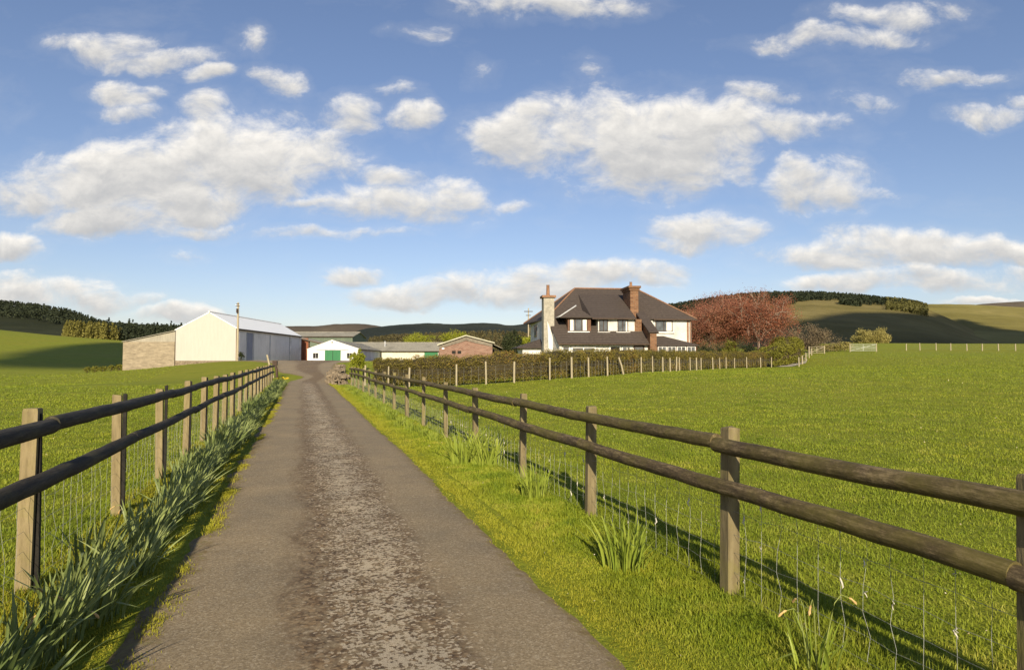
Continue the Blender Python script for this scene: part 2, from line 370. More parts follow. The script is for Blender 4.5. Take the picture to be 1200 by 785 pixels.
M_POLE = mat_wood('utility_pole_timber', (.26,.21,.14), (.40,.34,.24), (.48,.42,.32))
M_BARK = mat_noise('grey_bark', (.12,.09,.065), (.24,.19,.14), 5, 5, .9)
M_BARKP = mat_noise('pale_bark', (.20,.155,.12), (.34,.27,.21), 5, 5, .9)
M_CLOUD = mat_noise('cloud_white', (.85,.85,.85), (.95,.95,.95), .01, 3, 1., .0)
# ------------------------------------------------------------------ ground
def build_ground():
    az = []
    a = -180.
    while a < 180-1e-6:
        az.append(a); a += .55 if -52 < a < 52 else 4.0
    az = np.radians(np.array(az)); na = len(az)
    r = [0.0]; x = .35
    while x < 9000: r.append(x); x *= 1.033 if x < 500 else 1.25
    r = np.array(r); nr = len(r)
    rr, aa = np.meshgrid(r[1:], az, indexing='ij')
    X = rr*np.sin(aa); Y = rr*np.cos(aa)
    Z = gh(X, Y)
    V = np.concatenate([[[0, 0, g(0, 0)]], np.stack([X, Y, Z], -1).reshape(-1, 3)])
    i = np.arange(nr-2)[:, None]; j = np.arange(na)[None]; jn = (j+1) % na
    A = 1+i*na+j; B = 1+(i+1)*na+j; Cc = 1+(i+1)*na+jn; D = 1+i*na+jn
    A, B, Cc, D = np.broadcast_arrays(A, B, Cc, D)
    q4 = np.stack([A, B, Cc, D], -1).reshape(-1, 4)
    tri = np.stack([np.zeros(na, int), 1+np.arange(na), 1+(np.arange(na)+1) % na, 1+(np.arange(na)+1) % na], -1)
    o = np_mesh('pasture_ground', V, q4[:, ::-1], M_PAST, smooth=True)
    tag(o, kind='structure')
build_ground()
# ------------------------------------------------------------------ drive and yard
def build_drive():
    L = []; Rr = []
    rg = np.random.default_rng(3)
    s = -6.0
    cols = 16
    rows = []
    while s < 47.5:
        jl = .05*math.sin(s*1.1)+.035*math.sin(s*3.7+1)+.02*rg.normal(); jr = .028*math.sin(s*.5+2)+.012*math.sin(s*2.3)+.012*rg.normal()
        rows.append((RC(-.96+jl, s), RC(1.76+jr, s), s)); s += .12 if s < 14 else .4
    tail = [((-16.2,49.5),(-14.0,50.5)), ((-18.2,53),(-15.0,54)), ((-21.0,58),(-16.6,60)), ((-24.5,66),(-18.6,68)), ((-28.0,75),(-19.5,76)),
            ((-34,84),(-19.0,86)), ((-40.4,92),(-17.5,97)), ((-40.6,104),(-14,106)), ((-41.5,116),(-13.5,118)), ((-43,132),(-12,134))]
    # tail is interpolated finely between the last straight row and the yard
    pts = [(rows[-1][0], rows[-1][1])]+tail
    def cr(p0, p1, p2, p3, t):
        return tuple(.5*((2*p1[k])+(-p0[k]+p2[k])*t+(2*p0[k]-5*p1[k]+4*p2[k]-p3[k])*t*t+(-p0[k]+3*p1[k]-3*p2[k]+p3[k])*t**3) for k in (0, 1))
    s0 = rows[-1][2]
    for i in range(len(pts)-1):
        for t in np.linspace(0, 1, 13)[1:]:
            a = [pts[max(i-1, 0)], pts[i], pts[i+1], pts[min(i+2, len(pts)-1)]]
            s0 += .6
            rows.append((cr(*[q_[0] for q_ in a], t), cr(*[q_[1] for q_ in a], t), s0))
    V = []; UV = []
    for (l, r_, s_) in rows:
        for k in range(cols+1):
            f = k/cols; x = l[0]*(1-f)+r_[0]*f; y = l[1]*(1-f)+r_[1]*f
            e = min(f, 1-f)*2
            V.append((x, y, .018+.03*(1-(2*f-1)**2)-(.035 if k in (0, cols) else 0)))
            UV.append((-.96+2.72*f, s_))
    V = np.array(V); V[:, 2] += gh(V[:, 0], V[:, 1])
    nr = len(rows); i = np.arange(nr-1)[:, None]; j = np.arange(cols)[None]; w = cols+1
    Fq = np.stack([i*w+j, i*w+j+1, (i+1)*w+j+1, (i+1)*w+j], -1).reshape(-1, 4)
    o = np_mesh('driveway', V, Fq, M_ASPH, smooth=True, uv=UV); tag(o, kind='structure')
build_drive()
# ------------------------------------------------------------------ grass
def inroad(x, y, m=0.0):
    X = x*math.cos(TH)+y*math.sin(TH); Y = -x*math.sin(TH)+y*math.cos(TH)
    return (X > -.93+m) & (X < 1.64-m) & (Y < 48)
def blades(x, y, h, w, lean, rng, bend=.5):
    n = len(x); z = gh(x, y)-.006
    a = rng.uniform(0, 2*math.pi, n); la = rng.uniform(0, 2*math.pi, n); l = np.abs(rng.normal(0, lean, n))*h
    wx, wy = np.cos(a)*w*.5, np.sin(a)*w*.5
    b0 = np.stack([x-wx, y-wy, z], -1); b1 = np.stack([x+wx, y+wy, z], -1)
    mx, my, mz = x+np.cos(la)*l*.4, y+np.sin(la)*l*.4, z+h*.6
    m0 = np.stack([mx-wx*.75, my-wy*.75, mz], -1); m1 = np.stack([mx+wx*.75, my+wy*.75, mz], -1)
    t = np.stack([x+np.cos(la)*l*1.3, y+np.sin(la)*l*1.3, z+h*(1-.25*l/h)], -1)
    V = np.stack([b0, b1, m1, m0, t], 1).reshape(-1, 3)
    i = np.arange(n)*5
    T = np.concatenate([np.stack([i, i+1, i+2], -1), np.stack([i, i+2, i+3], -1), np.stack([i+3, i+2, i+4], -1)])
    return V, T
def fbm2(x, y, seed=0):
    v = 0
    for k, f in enumerate((.7, 1.9, 4.3)):
        v = v+np.sin(x*f+seed+np.sin(y*f*1.3+k)*1.7)*np.sin(y*f*.9+seed*2+k*1.1+np.sin(x*f*.8)*1.3)/(1+k*.6)
    return v
rg = np.random.default_rng(5)
N1 = 600000
r = np.exp(rg.uniform(math.log(2.0), math.log(170), N1)); a = np.radians(rg.uniform(-43, 43, N1))
x, y = r*np.sin(a), r*np.cos(a)
X = x*math.cos(TH)+y*math.sin(TH); Y = -x*math.sin(TH)+y*math.cos(TH)
ok = ~inroad(x, y, 0) & ~((X > 1.55) & (X < 2.75) & (Y < 44)) & ~((X < -.9) & (X > -1.75) & (Y < 44)) & ~((Y > 44) & (X > -14) & (X < 3))
fb = fbm2(x, y); ok &= rg.uniform(-1.6, 1.4, N1) < fb*.45+1.0
ok &= rg.random(N1) < np.clip((150-r)/95, 0, 1)
xl = np.interp(y, [46,49.5,53,58,66,75,84,92,104,132], [-15.5,-16.4,-18.4,-21.2,-24.7,-28.2,-34.2,-41,-46,-50]); xr_ = np.interp(y, [46,50.5,54,60,68,76,90,132], [-13,-13.8,-14.8,-16.4,-18.4,-19.3,-18.5,-8])
ok &= ~((y > 45) & (x > xl) & (x < xr_))
x, y, r, fb = x[ok], y[ok], r[ok], fb[ok]
h = (.026+.022*rg.random(len(x)))*(1+np.clip(fb, -.6, 1)*.22)*(1+r/110); w = .0030+.00075*r
V, T = blades(x, y, h, w, .5, rg)
o = np_mesh('pasture_grass', V, T, M_GRASS); tag(o, kind='stuff', label='short cropped bright green pasture grass on both sides of the fences', cat='grass')
# verges
def verge(x0, x1, y0, y1, n, hmin, hmax, name, label, mat, edge_side, seed):
    rg = np.random.default_rng(seed)
    Y = y0*(y1/y0)**(rg.random(n)); X = rg.uniform(x0, x1, n)
    ed = (X-x0) if edge_side < 0 else (x1-X)
    th = .07+.045*np.abs(fbm2(X*2, Y*2.3, 3))+.05*rg.random(len(X))
    ok = (ed > 0) & ((ed > th) | (rg.random(n) < .16))
    X, Y, ed = X[ok], Y[ok], ed[ok]
    x = X*math.cos(TH)-Y*math.sin(TH); y = X*math.sin(TH)+Y*math.cos(TH)
    k = np.clip(ed/.9, .12, 1)
    h = (hmin+(hmax-hmin)*rg.random(len(X)))*(.35+.65*k)*(1+.3*np.clip(fbm2(X*2, Y*2), -1, 1)); w = .0022+.0009*Y
    V, T = blades(x, y, h, w, .55, rg)
    o = np_mesh(name, V, T, mat); tag(o, kind='stuff', label=label, cat='grass')
verge(1.63, 2.80, 1.0, 46, 190000, .018, .062, 'verge_grass', 'yellow green grass verge between the drive and the right fence', M_VERGE, -1, 21)
verge(-1.85, -.88, 1.5, 46, 90000, .02, .075, 'verge_grass', 'shaded grass verge under the daffodils along the left fence', M_VERGE, 1, 22)
verge(2.66, 3.12, 1.0, 44, 26000, .05, .17, 'long_grass', 'longer unmown grass growing through the bottom of the right netting', M_GRASS, -1, 23)
verge(-2.05, -1.55, 1.5, 44, 24000, .05, .16, 'long_grass', 'longer unmown grass growing through the bottom of the left netting', M_GRASS, 1, 24)
# moss tufts on the left edge of the tarmac
rg = np.random.default_rng(9)
cx = []; cy = []
for k in range(42):
    Y0 = rg.uniform(3.2, 30); X0 = -.86+abs(rg.normal(0, .06)); n = int(220*rg.uniform(.4, 1.3)); s_ = rg.uniform(.04, .11)
    Xs = X0+rg.normal(0, s_, n)*.6; Ys = Y0+rg.normal(0, s_, n)*1.6
    cx.append(Xs*math.cos(TH)-Ys*math.sin(TH)); cy.append(Xs*math.sin(TH)+Ys*math.cos(TH))
cx = np.concatenate(cx); cy = np.concatenate(cy)
V, T = blades(cx, cy, rg.uniform(.02, .045, len(cx)), .003+.0006*cy, .6, rg); V[:, 2] += .02
tag(np_mesh('grass_tufts', V, T, M_VERGE), kind='stuff', label='small grass tufts creeping onto the left edge of the tarmac', cat='grass')
rg = np.random.default_rng(15); n = 420; r = np.exp(rg.uniform(math.log(2.6), math.log(45), n)); a = np.radians(rg.uniform(-43, 43, n)); x, y = r*np.sin(a), r*np.cos(a)
ok = ~inroad(x, y, -.1); x, y, r = x[ok], y[ok], r[ok]
V, T = cards(np.stack([x, y, gh(x, y)+.035*(1+r/55)], -1), .012, rg); V = (V.reshape(-1, 4, 3)-V.reshape(-1, 4, 3).mean(1, keepdims=True))*(.6+r/9)[:, None, None]+V.reshape(-1, 4, 3).mean(1, keepdims=True)
M_BITS = mat_leaf('pale_litter', [(.30,.22,.10), (.50,.42,.26), (.70,.66,.55)], .8, .1)
tag(np_mesh('pasture_litter', V.reshape(-1, 3), T, M_BITS), kind='stuff', label='pale dead leaves and wisps of wool lying in the grass', cat='litter')
# ------------------------------------------------------------------ post-and-rail fences
def fence_post(mb, x, y, z0, h, w, lean, twist):
    c, s_ = math.cos(twist), math.sin(twist); pts = []
    for k, (zz, ww) in enumerate(((z0-.25, w), (z0+h-.012, w*.98), (z0+h, w*.88))):
        for dx, dy in ((-1,-1),(1,-1),(1,1),(-1,1)):
            px = (dx*c-dy*s_)*ww/2+lean[0]*(zz-z0); py = (dx*s_+dy*c)*ww/2+lean[1]*(zz-z0)
            pts.append((x+px, y+py, zz+(rnd.uniform(-.008, .008) if k else 0)))
    fs = []
    for k in (0, 4):
        for j in range(4): fs.append((k+j, k+(j+1) % 4, k+4+(j+1) % 4, k+4+j))
    fs.append((8, 9, 10, 11)); mb.add(pts, fs); return mb
def wire_net(path, heights, step, r, name, root, sag=.01, wig=.006, mat=None, far=False):
    """path: world xy polyline; heights of the line wires above ground"""
    mb = MB(); pl = []
    for (a, b) in zip(path[:-1], path[1:]):
        n = max(1, int(math.hypot(b[0]-a[0], b[1]-a[1])/step))
        for k in range(n): pl.append((a[0]+(b[0]-a[0])*k/n, a[1]+(b[1]-a[1])*k/n))
    pl.append(path[-1])
    zs = gh([p[0] for p in pl], [p[1] for p in pl])
    base = root.location
    for h in heights:
        pts = [(p[0]-base[0], p[1]-base[1], z+h+rnd.uniform(-sag, sag)-base[2]) for p, z in zip(pl, zs)]
        mb.tube(pts, r, 3, False, False)
    for p, z in zip(pl, zs):
        dx, dy = rnd.uniform(-wig, wig)*2, rnd.uniform(-wig, wig)
        pts = [(p[0]-base[0]+(dx if 0 < i < len(heights)-1 else 0)*rnd.uniform(-1, 1)*2, p[1]-base[1]+dy*i, z+h-base[2]) for i, h in enumerate(heights)]
        mb.tube(pts, r*.9, 3, False, False)
    return mb.build(name, mat or M_WIRE, root), pl, zs
def post_rail(name, label, Xp, Ys, side, postmat, railmat, htop, hlow, posth, seed):
    rn = random.Random(seed)
    x0, y0 = RC(Xp(Ys[1]), Ys[1])
    root = empty(name, (x0, y0, g(x0, y0)), 0, label, 'fence')
    B = root.location; P2 = []
    for Yp in Ys:
        x, y = RC(Xp(Yp), Yp); z = g0(x, y); P2.append((x, y, z))
        w = rn.uniform(.080, .096)
        mb = MB(); fence_post(mb, 0, 0, 0, posth*rn.uniform(.985, 1.03), w, (rn.uniform(-.018, .018), rn.uniform(-.018, .018)), TH+rn.uniform(-.12, .12))
        mb.build('post', postmat, root, loc=(x-B[0], y-B[1], z-B[2]))
        if side < 0:
            bo = .5*w+.019; mb = MB(); fence_post(mb, 0, 0, 0, posth*rn.uniform(1.0, 1.025), .034, (rn.uniform(-.01, .01), 0), TH); ob = mb.build('black_batten', M_BATTEN, root, loc=(x+math.cos(TH)*bo-B[0], y+math.sin(TH)*bo-B[1], z-B[2]))
    # rails on the drive side of the posts, each spanning two bays
    nx, ny = math.cos(TH), math.sin(TH)
    for hh, off in ((htop, 0), (hlow, 1)):
        i = -off
        while i < len(P2)-1:
            a, b = max(i, 0), min(i+2, len(P2)-1)
            if b <= a: break
            r0, r1 = rn.uniform(.052, .060), rn.uniform(.046, .054)
            if rn.random() < .5: r0, r1 = r1, r0
            pts = []; rad = []; n = (b-a)*9
            for k in range(n+1):
                t = k/n; f = a+t*(b-a); i0 = min(int(f), b-1); ft = f-i0
                p = [P2[i0][j]*(1-ft)+P2[i0+1][j]*ft for j in range(3)]
                d = -side*(.043+.052+(.036 if side < 0 else 0))
                pts.append((p[0]+nx*d-B[0]+rn.uniform(-.0035, .0035), p[1]+ny*d-B[1], p[2]+hh+.010*math.sin(t*5+i)+rn.uniform(-.004, .004)-B[2]))
                rad.append((.053+(r0-.053)*math.sin(math.pi*t))*rn.uniform(.975, 1.025))
            a0 = Vector(pts[0]); dv = Vector(pts[-1])-a0
            mb = MB(); ex = dv.normalized(); ey = Vector((0,0,1)).cross(ex).normalized(); ez = ex.cross(ey)
            loc = [((Vector(p)-a0).dot(ex), (Vector(p)-a0).dot(ey), (Vector(p)-a0).dot(ez)) for p in pts]
            mb.tube(loc, rad, 14)
            o = mb.build('rail', railmat, root, loc=a0)
            from mathutils import Matrix
            o.rotation_euler = Matrix((ex, ey, ez)).transposed().to_euler()
            i += 2
    return root, P2
RY = [1.86, 3.82, 6.09, 8.24, 10.7, 13.1, 15.7, 18.3, 21.0, 23.8, 26.6, 29.4, 32.2, 35.0, 37.6, 40.2]
fR, PR = post_rail('post_and_rail_fence', 'mossy brown round-rail fence with sheep netting on the right of the drive', lambda Y: 2.84+(.0 if Y < 22 else .0), [-.5]+RY, 1, M_POSTD, M_RAIL, 1.075, .785, 1.175, 1)
LY = [.9, 3.0, 5.17, 7.38, 9.42, 11.35, 13.2, 14.9, 16.6, 18.4, 20.6, 22.8, 25.0, 27.2, 29.4, 31.6, 33.8, 36.0, 38.3, 40.6, 43.0]
fL, PL = post_rail('post_and_rail_fence', 'round-rail fence with painted-in shade on its rails and pale posts on the left of the drive', lambda Y: -1.76+(.0 if Y < 20 else -.004*(Y-20)), LY, -1, M_POST, M_RAIL_SHADE, 1.118, .765, 1.195, 2)
o, plr, zr = wire_net([(p[0], p[1]) for p in PR], [.04, .17, .30, .43, .58, .70], .16, .0014, 'wire_netting', fR)
wire_net([(p[0], p[1]) for p in PL], [.04, .17, .30, .43, .58, .70], .16, .0013, 'wire_netting', fL)
# tufts of wool caught on the right-hand netting
mb = MB(); rn = random.Random(4)
for (p, z) in zip(plr, zr):
    if rn.random() < .6 and math.hypot(p[0], p[1]) < 14:
        for k in range(rn.choice((1, 1, 2, 3))):
            h = rn.choice((.17, .30, .43, .58, .70))+rn.uniform(-.03, .0)
            s_ = rn.uniform(.5, 1.25); q_ = [(p[0]-fR.location[0]+rn.uniform(-.008, .008), p[1]-fR.location[1]+rn.uniform(-.008, .008), z+h-fR.location[2]-j*.014*s_) for j in range(5)]
            mb.tube(q_, [.0015, .0045*s_, .006*s_, .004*s_, .001], 4, True, False)
tag(mb.build('wool_tufts', M_WOOL, fR), kind='stuff')
# ------------------------------------------------------------------ daffodils
ORD = ['first','second','third','fourth','fifth','sixth','seventh','eighth','ninth','tenth','eleventh','twelfth','thirteenth','fourteenth','fifteenth','sixteenth','seventeenth','eighteenth','nineteenth','twentieth','twenty-first']
def clump_mesh(seed, nl, h, spread, w=.011, lean=(0, 0)):
    rg = random.Random(seed); V = []; T = []
    for k in range(nl):
        a = rg.uniform(0, 2*math.pi); r0 = spread*.38*math.sqrt(rg.random()); bx, by = math.cos(a)*r0*1.1, math.sin(a)*r0
        a2 = a+rg.gauss(0, .6); L = h*rg.uniform(.62, 1.12); out = abs(rg.gauss(.24, .17))*L+.02
        if rg.random() < .10: out = L*rg.uniform(.7, .95)
        ww = w*rg.uniform(.7, 1.25); tw = rg.uniform(0, math.pi); px, py = math.cos(tw), math.sin(tw)
        droop = rg.random() < .14
        b = len(V); n = 7
        for i in range(n):
            t = i/(n-1); o_ = out*(t**1.6); z = L*(t-.16*t*t*(out/L))
            if droop and t > .6: z -= (t-.6)*L*.9; o_ += (t-.6)*L*.4
            ww_ = ww*(.75+.5*t if t < .5 else 1.0)*(1 if t < .7 else (1-t)/.3*.96+.04)
            x = bx+math.cos(a2)*o_+lean[0]*t*t*L; y = by+math.sin(a2)*o_+lean[1]*t*t*L
            for sgn in (-1, 0, 1): V.append((x+px*ww_*sgn*.5-math.cos(a2)*(.0 if sgn else ww_*.22), y+py*ww_*sgn*.5-math.sin(a2)*(0 if sgn else ww_*.22), z-.01))
        for i in range(n-1):
            for s_ in (0, 1): T.append((b+i*3+s_, b+i*3+s_+1, b+(i+1)*3+s_+1, b+(i+1)*3+s_))
    return np.array(V), np.array(T)
def stalk_mesh(seed, n, h, hx=.1):
    rg = random.Random(seed); st = MB(); hds = []
    for k in range(n):
        a = rg.uniform(0, 6.28); d = rg.uniform(.02, hx); L = h*rg.uniform(.75, 1.1); a2 = a+rg.uniform(-.8, .8)
        pts = []
        for i in range(9):
            t = i/8; z = L*min(t/.85, 1)-(max(0, t-.85)*L*.35); o_ = d*t+max(0, t-.72)**1.3*.28
            pts.append((math.cos(a)*.03+math.cos(a2)*o_, math.sin(a)*.03+math.sin(a2)*o_, z))
        st.tube(pts, [.0034]*6+[.003, .0027, .0022], 5)
        e = Vector(pts[-1]); dv = (e-Vector(pts[-2])).normalized()
        hd = MB(); hds.append(hd); hd.tube([e, e+dv*.01, e+dv*.022+Vector((0,0,-.004)), e+dv*.036+Vector((0,0,-.012)), e+dv*.045+Vector((0,0,-.02))], [.003, .0065, .005, .008, .002], 6)
    return st, hds
protoL = []
for s_ in range(7):
    V, T = clump_mesh(100+s_, 46, .40, .36, .020, (.16, .10))
    m = bpy.data.meshes.new('daffodil_leaves_left'); o = np_mesh('tmp', V, T, M_DAFL, smooth=True); m = o.data; C.objects.unlink(o); bpy.data.objects.remove(o); protoL.append(m)
protoR = []
for s_ in range(4):
    V, T = clump_mesh(200+s_, 84, .36, .36, .0145); o = np_mesh('tmp', V, T, M_DAFR, smooth=True); m = o.data; bpy.data.objects.remove(o); protoR.append(m)
rn = random.Random(31)
Ydone = 1.75; cnt = 0
while Ydone < 42.5:
    X0 = -1.30+rn.gauss(0, .12)-(.0 if Ydone > 4 else .08)
    if 3.0 < Ydone < 3.4: X0 = -1.25
    x, y = RC(X0, Ydone); bay = sum(1 for L_ in LY if L_ > 2 and L_ < Ydone)
    where = ('before the nearest post of the left fence' if bay == 0 else 'under the left fence between its %s and %s post' % (ORD[bay-1], ORD[min(bay, 20)]))
    sc = rn.uniform(.8, 1.12)*(1 if Ydone < 25 else .95)
    o = bpy.data.objects.new('daffodil_clump', rn.choice(protoL)); o.location = (x, y, g(x, y)+.005); o.rotation_euler = (0, 0, rn.uniform(-.7, .7)); o.scale = (sc, sc*1.1, sc*rn.uniform(.85, 1.08)); link(o)
    tag(o, 'grey green daffodil clump %s' % where, 'daffodil', 'daffodil clumps in the row %s' % where)
    cnt += 1
    Ydone += rn.uniform(.24, .36)*(1 if Ydone < 16 else 1.35)
# extra-near left clumps carry withered flowers
for (u, v, D, nst) in ((18, 770, 3.55, 4), (75, 785, 3.5, 3), (150, 640, 6.0, 2)):
    p = P(u, v, D); z = g(p.x, p.y)
    root = empty('withered_daffodil', (p.x, p.y, z), 0, {18: 'withered daffodil stems with curled brown heads at the bottom left corner', 75: 'withered daffodil stems with papery heads among leaves before the nearest left post', 150: 'withered daffodil stems with brown heads beside the second left post'}[u], 'daffodil')
    st, hd = stalk_mesh(u, nst, .30, .12); s1 = st.build('stalk', M_STALK, root); [h_.build('dead_flower', M_DRY, root) for h_ in hd]
# right-hand clumps, one by one
RCL = [(955, 783, 3.42, 1.0, 4, 'fresh green daffodil clump with curled withered flowers at the lower right'),
       (733, 664, 5.10, 1.15, 0, 'bushy daffodil clump left of the right-hand fence post nearest the middle'),
       (627, 584, 7.6, 1.1, 1, 'small daffodil clump below the third visible post of the right fence'),
       (545, 545, 10.1, 1.6, 0, 'left half of the biggest daffodil clump beside the right fence'),
       (572, 545, 10.0, 1.5, 0, 'right half of the biggest daffodil clump beside the right fence')]
for i, (u, v, D, sc, nst, lab) in enumerate(RCL):
    p = P(u, v, D); z = g(p.x, p.y)
    root = empty('daffodil_clump', (p.x, p.y, z+.005), rn.uniform(0, 6), lab, 'daffodil', 'daffodil clumps on the right verge')
    o = bpy.data.objects.new('leaves', protoR[i % 4] if i else None)
    if i == 0:
        V, T = clump_mesh(230, 22, .30, .26, .012); o = np_mesh('leaves', V, T, M_DAFR, root, True)
    else: link(o, root)
    o.scale = (sc, sc, sc)
    if nst:
        st, hd = stalk_mesh(300+i, nst, .42 if i == 0 else .3, .12); st.build('stalk', M_STALK, root); [h_.build('dead_flower', M_DRY, root) for h_ in hd]
Yd = 12.8; k = 0
while Yd < 39:
    X0 = 2.42+rn.gauss(0, .10); x, y = RC(X0, Yd); bay = sum(1 for L_ in RY if L_ < Yd)
    where = 'under the right fence between its %s and %s post' % (ORD[bay-1], ORD[bay])
    sc = rn.uniform(.55, .9)
    o = bpy.data.objects.new('daffodil_clump', rn.choice(protoR)); o.location = (x, y, g(x, y)); o.rotation_euler = (0, 0, rn.uniform(0, 6)); o.scale = (sc, sc, sc*rn.uniform(.7, 1)); link(o)
    tag(o, 'fresh green daffodil clump %s' % where, 'daffodil', 'fresh daffodil clumps %s' % where)
    Yd += rn.uniform(.5, 1.15)
M_YEL = mat_noise('yellow_petals', (.75,.52,.02), (.85,.62,.05), 20, 3, .6)
x, y = RC(-1.25, 43.6); root = empty('flowering_daffodil', (x, y, g(x, y)), 0, 'daffodil clump still in yellow flower at the far end of the left fence', 'daffodil')
o = bpy.data.objects.new('leaves', protoR[1]); link(o, root); rn = random.Random(12)
for k in range(9):
    a = rn.uniform(0, 6.28); d = rn.uniform(.05, .4); c_ = Vector((math.cos(a)*d, math.sin(a)*d, rn.uniform(.3, .42))); mb = MB()
    for j in range(6): b_ = j*math.pi/3; mb.add([c_, c_+Vector((math.cos(b_-.35)*.045, -.01, math.sin(b_-.35)*.045)), c_+Vector((math.cos(b_)*.07, -.015, math.sin(b_)*.07)), c_+Vector((math.cos(b_+.35)*.045, -.01, math.sin(b_+.35)*.045))], [(0,1,2,3)])
    mb.tube([c_, c_+Vector((0,-.05,0))], [.018, .028], 8, True, False); mb.build('flower', M_YEL, root)
# ------------------------------------------------------------------ foliage helpers
def tree(name, label, cat, x, y, H, crown, leafmat, barkmat, nleaf, lsize, seed, trunk_r=.22, z0=None, nlimb=9, twigs=5, twigr=.018, group=None, cr_z=None, lean=0, clump=.5, shell=.55):
    """crown = (rx, ry, rz); trunk with limbs and twigs, leaves clustered round the twig ends"""
    rn = random.Random(seed); rg = np.random.default_rng(seed)
    z = g(x, y) if z0 is None else z0
    root = empty(name, (x, y, z), rn.uniform(0, 0), label, cat, group)
    rx, ry, rz = crown; cz_ = cr_z if cr_z is not None else H-rz
    wd = MB(); th = max(.5, cz_-rz*.55)
    top = Vector((lean*.5, 0, th)); wd.tube([(0,0,-.3), (0.02,0,th*.4), top], [trunk_r*1.3, trunk_r, trunk_r*.8], 8)
    ends = []
    for i in range(nlimb):
        a = 2*math.pi*(i+rn.random()*.7)/nlimb; el = rn.uniform(-.25, 1.0); k = rn.uniform(.55, .8)
        e = Vector((math.cos(a)*rx*k*math.cos(el*1.2)+lean, math.sin(a)*ry*k*math.cos(el*1.2), cz_+rz*k*math.sin(el*1.35)))
        m1 = top.lerp(e, .45)+Vector((rn.uniform(-.1, .1)*rx, rn.uniform(-.1, .1)*ry, rz*.08))
        wd.tube([top-Vector((0,0,.2)), m1, e], [trunk_r*.62, trunk_r*.36, trunk_r*.16], 6)
        for j in range(twigs):
            s0 = m1.lerp(e, rn.uniform(-.3, 1)); d = Vector((rn.gauss(0, 1)*rx, rn.gauss(0, 1)*ry, rn.gauss(.35, .8)*rz)); d = d.normalized()
            q0 = Vector((lean, 0, cz_)); outw = (s0-q0); 
            if outw.length > 1e-3: d = (d+outw.normalized()*.9).normalized()
            L_ = rn.uniform(.25, .55)*min(rx, rz); t1 = s0+d*L_*.5+Vector((rn.uniform(-.1, .1), rn.uniform(-.1, .1), .1))*L_; t2 = s0+d*L_
            wd.tube([s0, t1, t2], [twigr*1.6, twigr*1.1, twigr*.5], 4, False, False); ends.append((s0, t2))
            for kk in range(2):
                d2 = (d+Vector((rn.gauss(0, .7), rn.gauss(0, .7), rn.gauss(.2, .6)))).normalized(); t3 = t1+d2*L_*.55
                wd.tube([t1, t3], [twigr*.9, twigr*.4], 3, False, False); ends.append((t1, t3))
    wd.build('trunk', barkmat, root)
    if nleaf:
        E = np.array([[*a_, *b_] for a_, b_ in ends]); idx = rg.integers(0, len(E), nleaf); t = rg.uniform(.25, 1.15, nleaf)[:, None]
        Pn = E[idx, :3]*(1-t)+E[idx, 3:]*t+rg.normal(0, 1, (nleaf, 3))*np.array([rx, ry, rz])*clump*.16
        if shell:
            n2 = int(nleaf*shell); d = rg.normal(size=(n2, 3)); d /= np.linalg.norm(d, axis=1)[:, None]
            rr = rg.uniform(.45, 1.0, n2)**.5; lump = 1+.16*np.sin(d[:, 0]*5+seed)+.14*np.sin(d[:, 2]*7+seed*2)+.10*np.sin(d[:, 1]*9)
            keep = (np.sin(d[:, 0]*9+seed)*np.sin(d[:, 1]*8+1)*np.sin(d[:, 2]*10+2) > -.22)
            Q = d*np.array([rx, ry, rz])*(rr*lump)[:, None]*.95+np.array([lean, 0, cz_]); Pn = np.concatenate([Pn, Q[keep]])
        Pn = Pn[Pn[:, 2] > .1]
        V, T = cards(Pn, lsize, rg); np_mesh('crown', V, T, leafmat, root)
    return root
M_HEDGE = mat_leaf('hedge_leaves', [(.070,.060,.014), (.140,.120,.024), (.205,.165,.033), (.28,.13,.044)], .6, .2, .30)
M_HEDGG = mat_leaf('clipped_green_hedge_leaves', [(.085,.090,.014), (.165,.160,.022), (.22,.205,.03)], .6, .2, .4)
M_COPPER = mat_leaf('copper_red_leaves', [(.14,.050,.032), (.26,.100,.064), (.36,.155,.100), (.27,.15,.065)], .6, .3, .22)
M_COPPER2 = mat_leaf('pinkish_red_buds', [(.19,.068,.038), (.33,.125,.072), (.44,.20,.115)], .6, .3, .25)
M_BROWNL = mat_leaf('brown_winter_twigs', [(.085,.062,.038), (.15,.115,.07), (.20,.16,.095)], .7, .1, .3)
M_OLIVE = mat_leaf('olive_catkin_leaves', [(.19,.165,.050), (.31,.27,.085), (.40,.34,.12)], .6, .25, .2)
M_LIME = mat_leaf('lime_green_leaves', [(.16,.19,.015), (.27,.29,.025), (.37,.37,.04)], .6, .3, .3)
M_DKGRN = mat_leaf('dark_evergreen_leaves', [(.016,.022,.010), (.032,.042,.016), (.055,.065,.022)], .7, .1, .3)
M_LARCH = mat_leaf('young_larch_needles', [(.065,.062,.020), (.105,.100,.028), (.15,.14,.040)], .7, .15, .02)
M_LARCHN = mat_leaf('yellow_larch_needles', [(.095,.085,.022), (.165,.15,.034), (.24,.21,.05)], .7, .15, .02)
M_WOODS = mat_leaf('mixed_spring_woodland', [(.040,.034,.017), (.075,.062,.028), (.10,.088,.033), (.095,.065,.033)], .8, .1, .02)
M_CONIF = mat_leaf('spruce_needles', [(.012,.018,.010), (.024,.032,.016), (.040,.048,.022)], .8, .05, .01)
